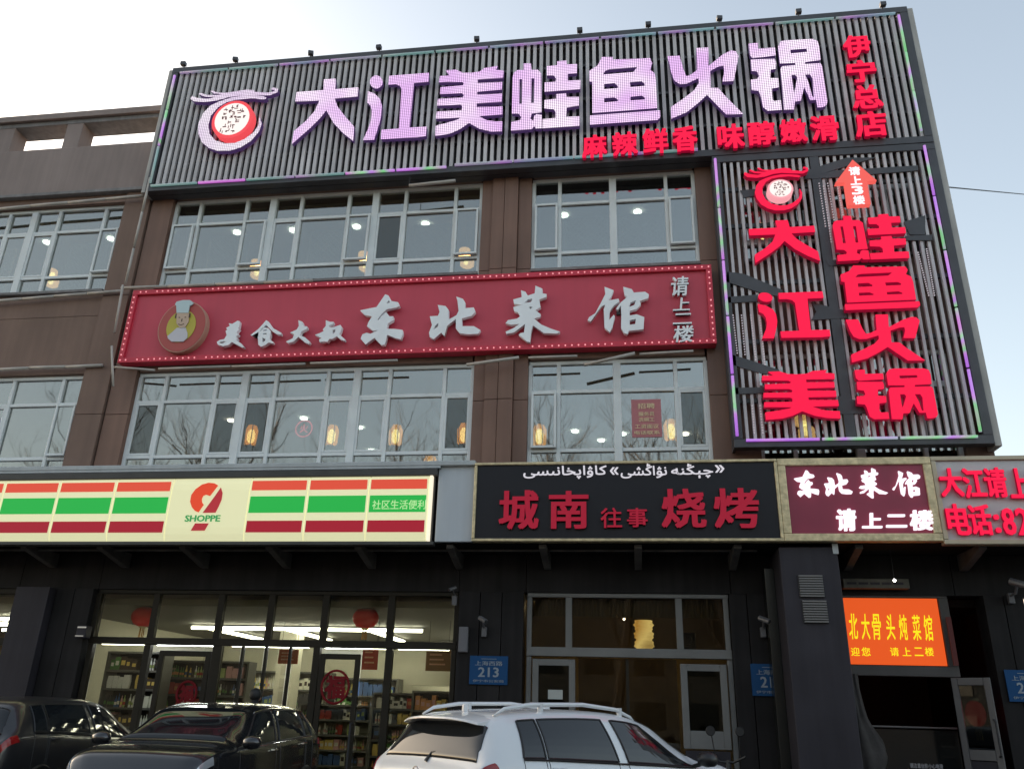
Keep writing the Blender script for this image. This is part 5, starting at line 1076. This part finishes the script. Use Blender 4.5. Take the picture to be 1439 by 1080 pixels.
def car(name, label, shape, paint, loc, phi, side_wins, wind, rear, kind, chrome=False, group=None):
    t = thing(name, label, 'car', loc, group, local=True, rz=phi); t.scale = (.76, .76, .76); S = shape
    S.body().build('body', paint, t, smooth=True)
    xlo, xhi = S.st[0][0], S.st[-1][0]
    for sd in (1, -1):
        for (a0, a1, b0, b1, nm) in side_wins:          # x limits at the bottom (a0,a1) and top (b0,b1)
            g, rim = S.patch(lambda q: (a0+(b0-a0)*q, a1+(b1-a1)*q), 5.06, 5.90, 0.006, sd)
            o = g.build('side_window', M_carglass, t)
            MB().tube(rim+[rim[0]], 0.011, 5, cap=False).build('window_trim', M_trim, o)
        # belt line strip, sill, mirror
        bx = [side_wins[0][0]+(side_wins[-1][1]-side_wins[0][0])*k/20 for k in range(21)]
        MB().tube([Vector((x, S.S(x, 5.0).y*sd+0.006*sd, S.S(x, 5.0).z+.012)) for x in bx], 0.009, 5).build('belt_trim', M_chrome if chrome else M_trim, t)
        if chrome:
            tp = [Vector((x, (S.S(x, 5.95).y+.008)*sd, S.S(x, 5.95).z)) for x in [side_wins[0][2]+(side_wins[-1][3]-side_wins[0][2])*k/16 for k in range(17)]]
            tp = [Vector((bx[0], (S.S(bx[0], 5).y+.006)*sd, S.S(bx[0], 5).z+.012))]+tp
            MB().tube(tp, 0.010, 5).build('window_surround', M_chrome, t)
        mx = side_wins[-1][1]-0.02; p = S.S(mx, 5.0)
        m = MB(); c = (mx+0.04, (p.y+0.16)*sd, p.z+0.10); m.lathe(c, [(0.03, -0.12), (0.085, -0.09), (0.105, 0.0), (0.09, 0.08), (0.03, 0.11)], 14, 'y')
        o = m.build('side_mirror', paint if kind != 'white' else M_trim, t, smooth=True); o.scale = (1.0, 1.0, 0.8); o.location.z = c[2]*0.2
        MB().tube([(mx, p.y*sd*.98, p.z+.02), (mx+.02, (p.y+.12)*sd, p.z+.06)], 0.022, 6).build('mirror_arm', M_trim, t)
        for hx in (side_wins[0][1]+.1 if len(side_wins) < 3 else side_wins[1][0]+.12, side_wins[-1][0]+.12):
            q = S.S(hx, 4.2); MB().tube([(hx-.09, q.y*sd, q.z), (hx-.07, (q.y+.035)*sd, q.z), (hx+.07, (q.y+.035)*sd, q.z), (hx+.09, q.y*sd, q.z)], 0.014, 6).build('door_handle', M_chrome if chrome else paint, t)
        # door seams
        for wi in side_wins:
            for hx in (wi[0], wi[1]):
                pts = [S.S(hx, 2.2+2.8*k/10)+Vector((0, 0.002, 0)) for k in range(11)]; MB().tube([Vector((q.x, q.y*sd, q.z)) for q in pts], 0.004, 4).build('door_seam', M_trim, t)
        for wx in (xlo+0.86, xhi-0.92):
            y = S.params(wx)[1]*sd; w_ = MB(); prof = [(0.20, -.10), (0.31, -.11), (0.345, -.08), (0.35, 0), (0.345, .08), (0.31, .11), (0.20, .10)]
            w_.lathe((wx, y-0.10*sd, 0.35), prof, 28, 'y'); o = w_.build('tyre', M_tyre, t, smooth=True); r_ = MB(); r_.lathe((wx, y-0.10*sd, 0.35), [(0.02, .113*sd), (0.06, .118*sd), (0.08, .09*sd), (0.19, .10*sd), (0.21, .112*sd)], 20, 'y')
            for k in range(5): a = 2*math.pi*k/5; r_.tube([(wx, y+.008*sd, .35), (wx+.19*math.cos(a), y+.004*sd, .35+.19*math.sin(a))], 0.022, 5)
            r_.build('wheel_rim', M_alloy, t)
            arch = [(wx+.39*math.cos(a), y*1.0+.004*sd, .35+.39*math.sin(a)) for a in [math.pi*k/14 for k in range(15)]]; MB().tube(arch, 0.028, 5).build('wheel_arch', M_trim, t)
    S.across(wind[0], wind[1], wind[2], 0.008).build('windscreen', M_carglass, t)
    S.across(rear[0], rear[1], rear[2], 0.008).build('rear_window', M_carglass, t)
    # lamps, bumpers, plates
    for sd in (1, -1):
        g, _ = S.patch(lambda q: (xlo+.03, xlo+.30-.05*q), 4.0, 4.9, .012, sd, 6, 3); g.build('tail_lamp', M_lampr, t)
        g, _ = S.patch(lambda q: (xhi-.42, xhi-.05), 4.0, 4.8, .012, sd, 6, 3); g.build('headlight', M_lampw, t)
    MB().box(xlo-.03, xlo+.0, -.26, .26, .62, .74).build('number_plate', mat('plate_blue', (0.02, 0.05, 0.25), 0.4), t); MB().box(xhi, xhi+.03, -.5, .5, .50, .66).build('grille', M_trim, t)
    return t
M_wpaint = mat('white_car_paint', (0.62, 0.64, 0.66), 0.25, coat=0.6, var=0.02); M_bpaint = mat('black_car_paint', (0.010, 0.011, 0.013), 0.22, coat=0.8); M_bpaint2 = mat('dark_grey_car_paint', (0.018, 0.018, 0.02), 0.3, coat=0.6)
SUV = CarShape([(-2.28, .48, .70, .84, .88, .55), (-2.24, .36, .82, 1.00, 1.03, .68), (-2.15, .30, .88, 1.11, 1.13, .74), (-2.02, .28, .905, 1.15, 1.36, .66), (-1.90, .27, .915, 1.16, 1.52, .62), (-1.72, .26, .92, 1.16, 1.585, .62),
                (-1.2, .25, .925, 1.145, 1.625, .625), (-.5, .25, .925, 1.115, 1.64, .63), (.1, .25, .925, 1.09, 1.615, .625), (.55, .25, .92, 1.07, 1.52, .61), (.95, .26, .915, 1.05, 1.33, .62), (1.30, .27, .905, 1.05, 1.15, .72),
                (1.75, .28, .89, 1.03, 1.10, .72), (2.08, .32, .84, .93, 1.01, .66), (2.26, .40, .72, .66, .74, .55)])
SEDAN = CarShape([(-2.30, .45, .68, .80, .84, .55), (-2.22, .34, .80, .95, .99, .68), (-1.95, .26, .86, 1.02, 1.06, .70), (-1.55, .24, .88, 1.03, 1.22, .60), (-1.15, .24, .89, 1.03, 1.40, .55), (-.6, .24, .895, 1.01, 1.47, .565),
                 (0.0, .24, .895, .99, 1.48, .57), (.45, .24, .89, .97, 1.38, .57), (.9, .25, .885, .95, 1.16, .62), (1.2, .26, .88, .93, .98, .70), (1.7, .28, .86, .88, .92, .68), (2.1, .32, .80, .76, .82, .62), (2.28, .40, .68, .60, .66, .5)])
suv_w = [(-1.66, -1.36, -1.60, -1.36, 'q'), (-1.32, -.26, -1.32, -.36, 'r'), (-.10, 1.12, -.20, .30, 'f')]
wsuv = car('white_suv', 'white SUV with roof rails parked at an angle in front of the black barbecue sign', SUV, M_wpaint, (-.52, 7.92, .47), R(50.9), suv_w, (.36, 1.24, 6.2), (-2.13, -1.93, 6.15), 'white')
for sd in (1, -1):
    pts = [Vector((x, (.575)*sd, SUV.S(x, 7.0).z+h)) for x, h in ((-1.80, .0), (-1.66, .04), (-1.3, .06), (-.5, .062), (.05, .045), (.30, .01), (.38, -.02))]
    m = MB(); m.tube(pts, [.010, .019, .022, .022, .021, .017, .008], 8); m.build('roof_rail', M_wpaint, wsuv, smooth=True)
    for x in (-1.15, .12): z = SUV.S(x, 7).z; MB().tube([(x, (.575)*sd, z-.02), (x, (.575)*sd, z+.07)], 0.03, 8).build('rail_foot', M_wpaint, wsuv)
sp = MB(); q = [(-1.80, 1.575), (-2.12, 1.535), (-2.13, 1.515), (-1.85, 1.50)]
for i in range(13):
    y = -.60+1.2*i/12; dz = -.05*(abs(y)/.6)**3
    for x, z in q: sp.v.append((x+(.10*(abs(y)/.6)**3 if x < -2 else 0), y, z+dz))
for i in range(12):
    for k in range(4): a = i*4+k; b = i*4+(k+1) % 4; sp.f.append((a, b, b+4, a+4))
sp.f += [(3, 2, 1, 0), (48, 49, 50, 51)]; sp.build('rear_spoiler', M_wpaint, wsuv, bevel=.004)
MB().tube([(-2.17, 0, 1.12), (-2.11, -.02, 1.20), (-2.06, -.26, 1.24)], [.02, .014, .008], 6).build('rear_wiper', M_trim, wsuv)
bd = MB(); bd.tube([(-2.285, .055*math.cos(a), 1.02+.055*math.sin(a)) for a in [2*math.pi*k/20 for k in range(21)]], .007, 5, cap=False); bd.tube([(-2.285, -.03, 1.055), (-2.285, 0, .975), (-2.285, .03, 1.055)], .006, 5); bd.build('badge', M_chrome, wsuv)
MB().box(-1.72, -1.66, -.02, .02, 1.58, 1.66).build('antenna_fin', M_wpaint, wsuv, bevel=.012)
bsuv = car('black_crossover', 'black crossover parked nose out in front of the glass store doors', SUV, M_bpaint, (-4.53, 9.20, .47), R(-88), suv_w, (.36, 1.24, 6.2), (-2.13, -1.93, 6.15), 'black', chrome=True)
sed = car('dark_hatchback', 'dark grey car parked nose in at the far left corner beside the black crossover', SUV, M_bpaint2, (-6.95, 9.8, .47), R(93), suv_w, (.36, 1.24, 6.2), (-2.13, -1.93, 6.15), 'dark')
# sticker behind the windscreen of the crossover
# ------------------------------------------------------------------ e-scooter mirror and handlebar beside the barbecue door
c = at(1018, 1040, 11.3); t = thing('electric_scooter', 'black scooter handlebar and mirror beside the white shop door', 'scooter', (c.x, 11.3, .15))
x = c.x; y = 11.3
MB().tube([(x, y, .5), (x+.02, y+.05, 1.0), (x+.03, y+.08, 1.22)], .03, 8).build('steering_column', M_trim, t); MB().tube([(x-.18, y+.15, 1.27), (x-.05, y+.08, 1.2), (x+.1, y+.05, 1.2), (x+.24, y-.05, 1.27)], .015, 8).build('handlebar', M_trim, t)
for sd in (-1, 1):
    MB().tube([(x+.03+sd*.14, y+.07, 1.24), (x+.02+sd*.17, y+.05, 1.50)], .007, 5).build('mirror_stem', M_trim, t); MB().lathe((x+.02+sd*.18, y+.04, 1.55), [(.02, -.02), (.055, -.012), (.06, 0), (.05, .012)], 12, 'y').build('mirror', M_trim, t)
MB().lathe((x, y-.05, .40), [(.14, -.04), (.20, -.05), (.22, 0), (.20, .05), (.14, .04)], 20, 'axis_x').build('wheel', M_tyre, t, smooth=True)
m = MB(); m.box(x-.11, x+.11, y-.02, y+.5, .32, .42); m.build('deck', M_trim, t, bevel=.02); MB().box(x-.12, x+.12, y+.32, y+.55, .42, .95).build('seat_body', M_trim, t, bevel=.04); MB().lathe((x, y+.50, .40), [(.14, -.04), (.20, -.05), (.22, 0), (.20, .05), (.14, .04)], 20, 'axis_x').build('wheel', M_tyre, t, smooth=True)
# ------------------------------------------------------------------ person behind the crossover (only the top of the head shows)
def person(loc, rz, lb):
    t = thing('person', lb, 'person', loc, local=True, rz=rz)
    V_ = [(0, 0, .95), (0, 0, 1.15), (0, .01, 1.38), (0, .02, 1.48), (0, .01, 1.56), (0, 0, 1.68), (.19, .01, 1.40), (.25, .02, 1.14), (.26, -.06, .90), (.265, -.09, .80), (-.19, .01, 1.40), (-.25, .02, 1.14), (-.26, -.06, .90), (-.265, -.09, .80),
          (.10, 0, .90), (.11, -.01, .50), (.11, .02, .09), (.12, -.14, .04), (-.10, 0, .90), (-.11, -.01, .50), (-.11, .02, .09), (-.12, -.14, .04)]
    E_ = [(0, 1), (1, 2), (2, 3), (3, 4), (4, 5), (2, 6), (6, 7), (7, 8), (8, 9), (2, 10), (10, 11), (11, 12), (12, 13), (0, 14), (14, 15), (15, 16), (16, 17), (0, 18), (18, 19), (19, 20), (20, 21)]
    r_ = [.15, .14, .15, .06, .07, .085, .065, .05, .035, .035, .065, .05, .035, .035, .09, .065, .045, .04, .09, .065, .045, .04]
    me = bpy.data.meshes.new('body'); me.from_pydata(V_, E_, []); me.materials.append(mat('dark_coat', (0.02, 0.02, 0.025), 0.8)); o = link('body', me, t)
    md = o.modifiers.new('skin', 'SKIN'); 
    for i, q in enumerate(me.skin_vertices[0].data): q.radius = (r_[i], r_[i]*.8)
    me.skin_vertices[0].data[0].use_root = True; o.modifiers.new('sub', 'SUBSURF').levels = 2; o.modifiers['sub'].render_levels = 2
    m = MB(); m.lathe((0, .015, 1.66), [(.075, -.06), (.10, -.02), (.105, .04), (.085, .10), (.04, .135), (.01, .14)], 18); m.smooth = True; m.build('hair', mat('black_hair', (0.008, 0.008, 0.009), 0.6), t)
    f = MB(); f.lathe((0, -.075, 1.63), [(.02, -.03), (.055, 0), (.04, .03), (.01, .04)], 12, 'y'); f.smooth = True; f.build('face', mat('skin', (0.35, 0.2, 0.14), 0.6), t)
    return t
c = at(361, 966, 11.45); hs = (c.z-.57)/1.80; person((c.x, 11.45, .57), R(160), 'person in dark coat standing behind the black crossover, only black hair visible').scale = (hs, hs, hs)
# ------------------------------------------------------------------ bare trees across the street (seen mirrored in the windows)
M_bark = mat('bark', (0.09, 0.075, 0.065), 0.9, var=0.3, scale=4)
def tree_mesh(seed, H):
    rnd = random.Random(seed); tr, br = MB(), MB()
    def grow(p, d, L, r, lev, mb):
        pts = [p]; q = p.copy(); dd = d.copy(); n = 4
        for k in range(n):
            dd = (dd+Vector((rnd.uniform(-.12, .12), rnd.uniform(-.12, .12), rnd.uniform(0, .12)))).normalized(); q = q+dd*L/n; pts.append(q.copy())
        rr = [r*(1-.55*k/n) for k in range(n+1)]; mb.tube(pts, rr, 6 if lev < 2 else 3, cap=False)
        if lev >= 4: return
        for k in range({0: 9, 1: 6, 2: 5, 3: 4}[lev]):
            f = rnd.uniform(.3, 1.0); i = min(int(f*n), n-1); b = pts[i].lerp(pts[i+1], f*n-i); az = rnd.uniform(0, 2*math.pi); sp_ = rnd.uniform(.35, .8)
            ax = Vector((math.cos(az), math.sin(az), 0)); grow(b, (dd*(1-sp_*.5)+ax*sp_+Vector((0, 0, .25))).normalized(), L*rnd.uniform(.42, .62), r*(1-.5*f)*.5, lev+1, br)
    grow(Vector((0, 0, 0)), Vector((0, 0, 1)), H*.62, H*.016, 0, tr); return tr, br
TT = []
for sd_ in (1, 2, 3): tr, br = tree_mesh(sd_, 13.0); TT.append((tr, br))
protos = []
TP = [(-26, -15, 1.4, 0, 'leftmost'), (-18.5, -17, 1.5, 1, 'second from the left'), (-12, -14, 1.32, 2, 'third from the left'), (-6, -18, 1.55, 0, 'fourth from the left'), (-1, -15, 1.35, 1, 'near the middle'), (4.5, -16, 1.42, 2, 'right of the middle'), (10, -14, 1.3, 0, 'second from the right'), (16, -18, 1.5, 1, 'rightmost')]
for i, (x, y, s_, k, w) in enumerate(TP):
    src = [p for p in protos if p[0] == k]
    if not src:
        t = thing('bare_tree', None, None, (0, 0, 0), local=True); TT[k][0].build('trunk', M_bark, t); TT[k][1].build('branches', M_bark, t); protos.append((k, t)); o = t
    else: o = copy_tree(src[0][1])
    o.location = (x, y, 0); o.scale = (s_,)*3; o.rotation_euler.z = i*1.3; tag(o, 'bare winter tree across the street, mirrored in the windows, ' + w, 'tree', 'bare trees across the street')

# ------------------------------------------------------------------ low buildings across the street, seen only as reflections
M_far = mat('far_facade', (0.10, 0.095, 0.09), 0.8, var=0.2, scale=.5); M_farw = mat('far_window', (0.03, 0.035, 0.04), 0.2)
for k, (x0, x1, h, y) in enumerate(((-60, -22, 11.5, -34), (-20, 6, 9.0, -32), (8, 30, 12.0, -35), (32, 62, 9.5, -33))):
    t = thing('street_building', ['long low building across the street, far left, seen in reflections', 'low building across the street behind the middle trees', 'taller building across the street to the right', 'low building across the street, far right'][k], 'building', ((x0+x1)/2, y, 0))
    MB().box(x0, x1, y-10, y, 0, h).build('wall', M_far, t); MB().box(x0-.2, x1+.2, y-10, y+.25, h, h+.3).build('roof_edge', M_beam, t)
    w0 = None; nx = int((x1-x0)/3.2)
    for j in range(int(h/3.2)):
        for i in range(nx):
            if w0 is None: w0 = MB().box(-.9, .9, -.02, .05, -.8, .8).build('window', M_farw, t); w0.location = (x0+1.8+i*3.2, y, 1.9+j*3.2); b0 = w0
            else: share('window', b0, (x0+1.8+i*3.2, y, 1.9+j*3.2), t)
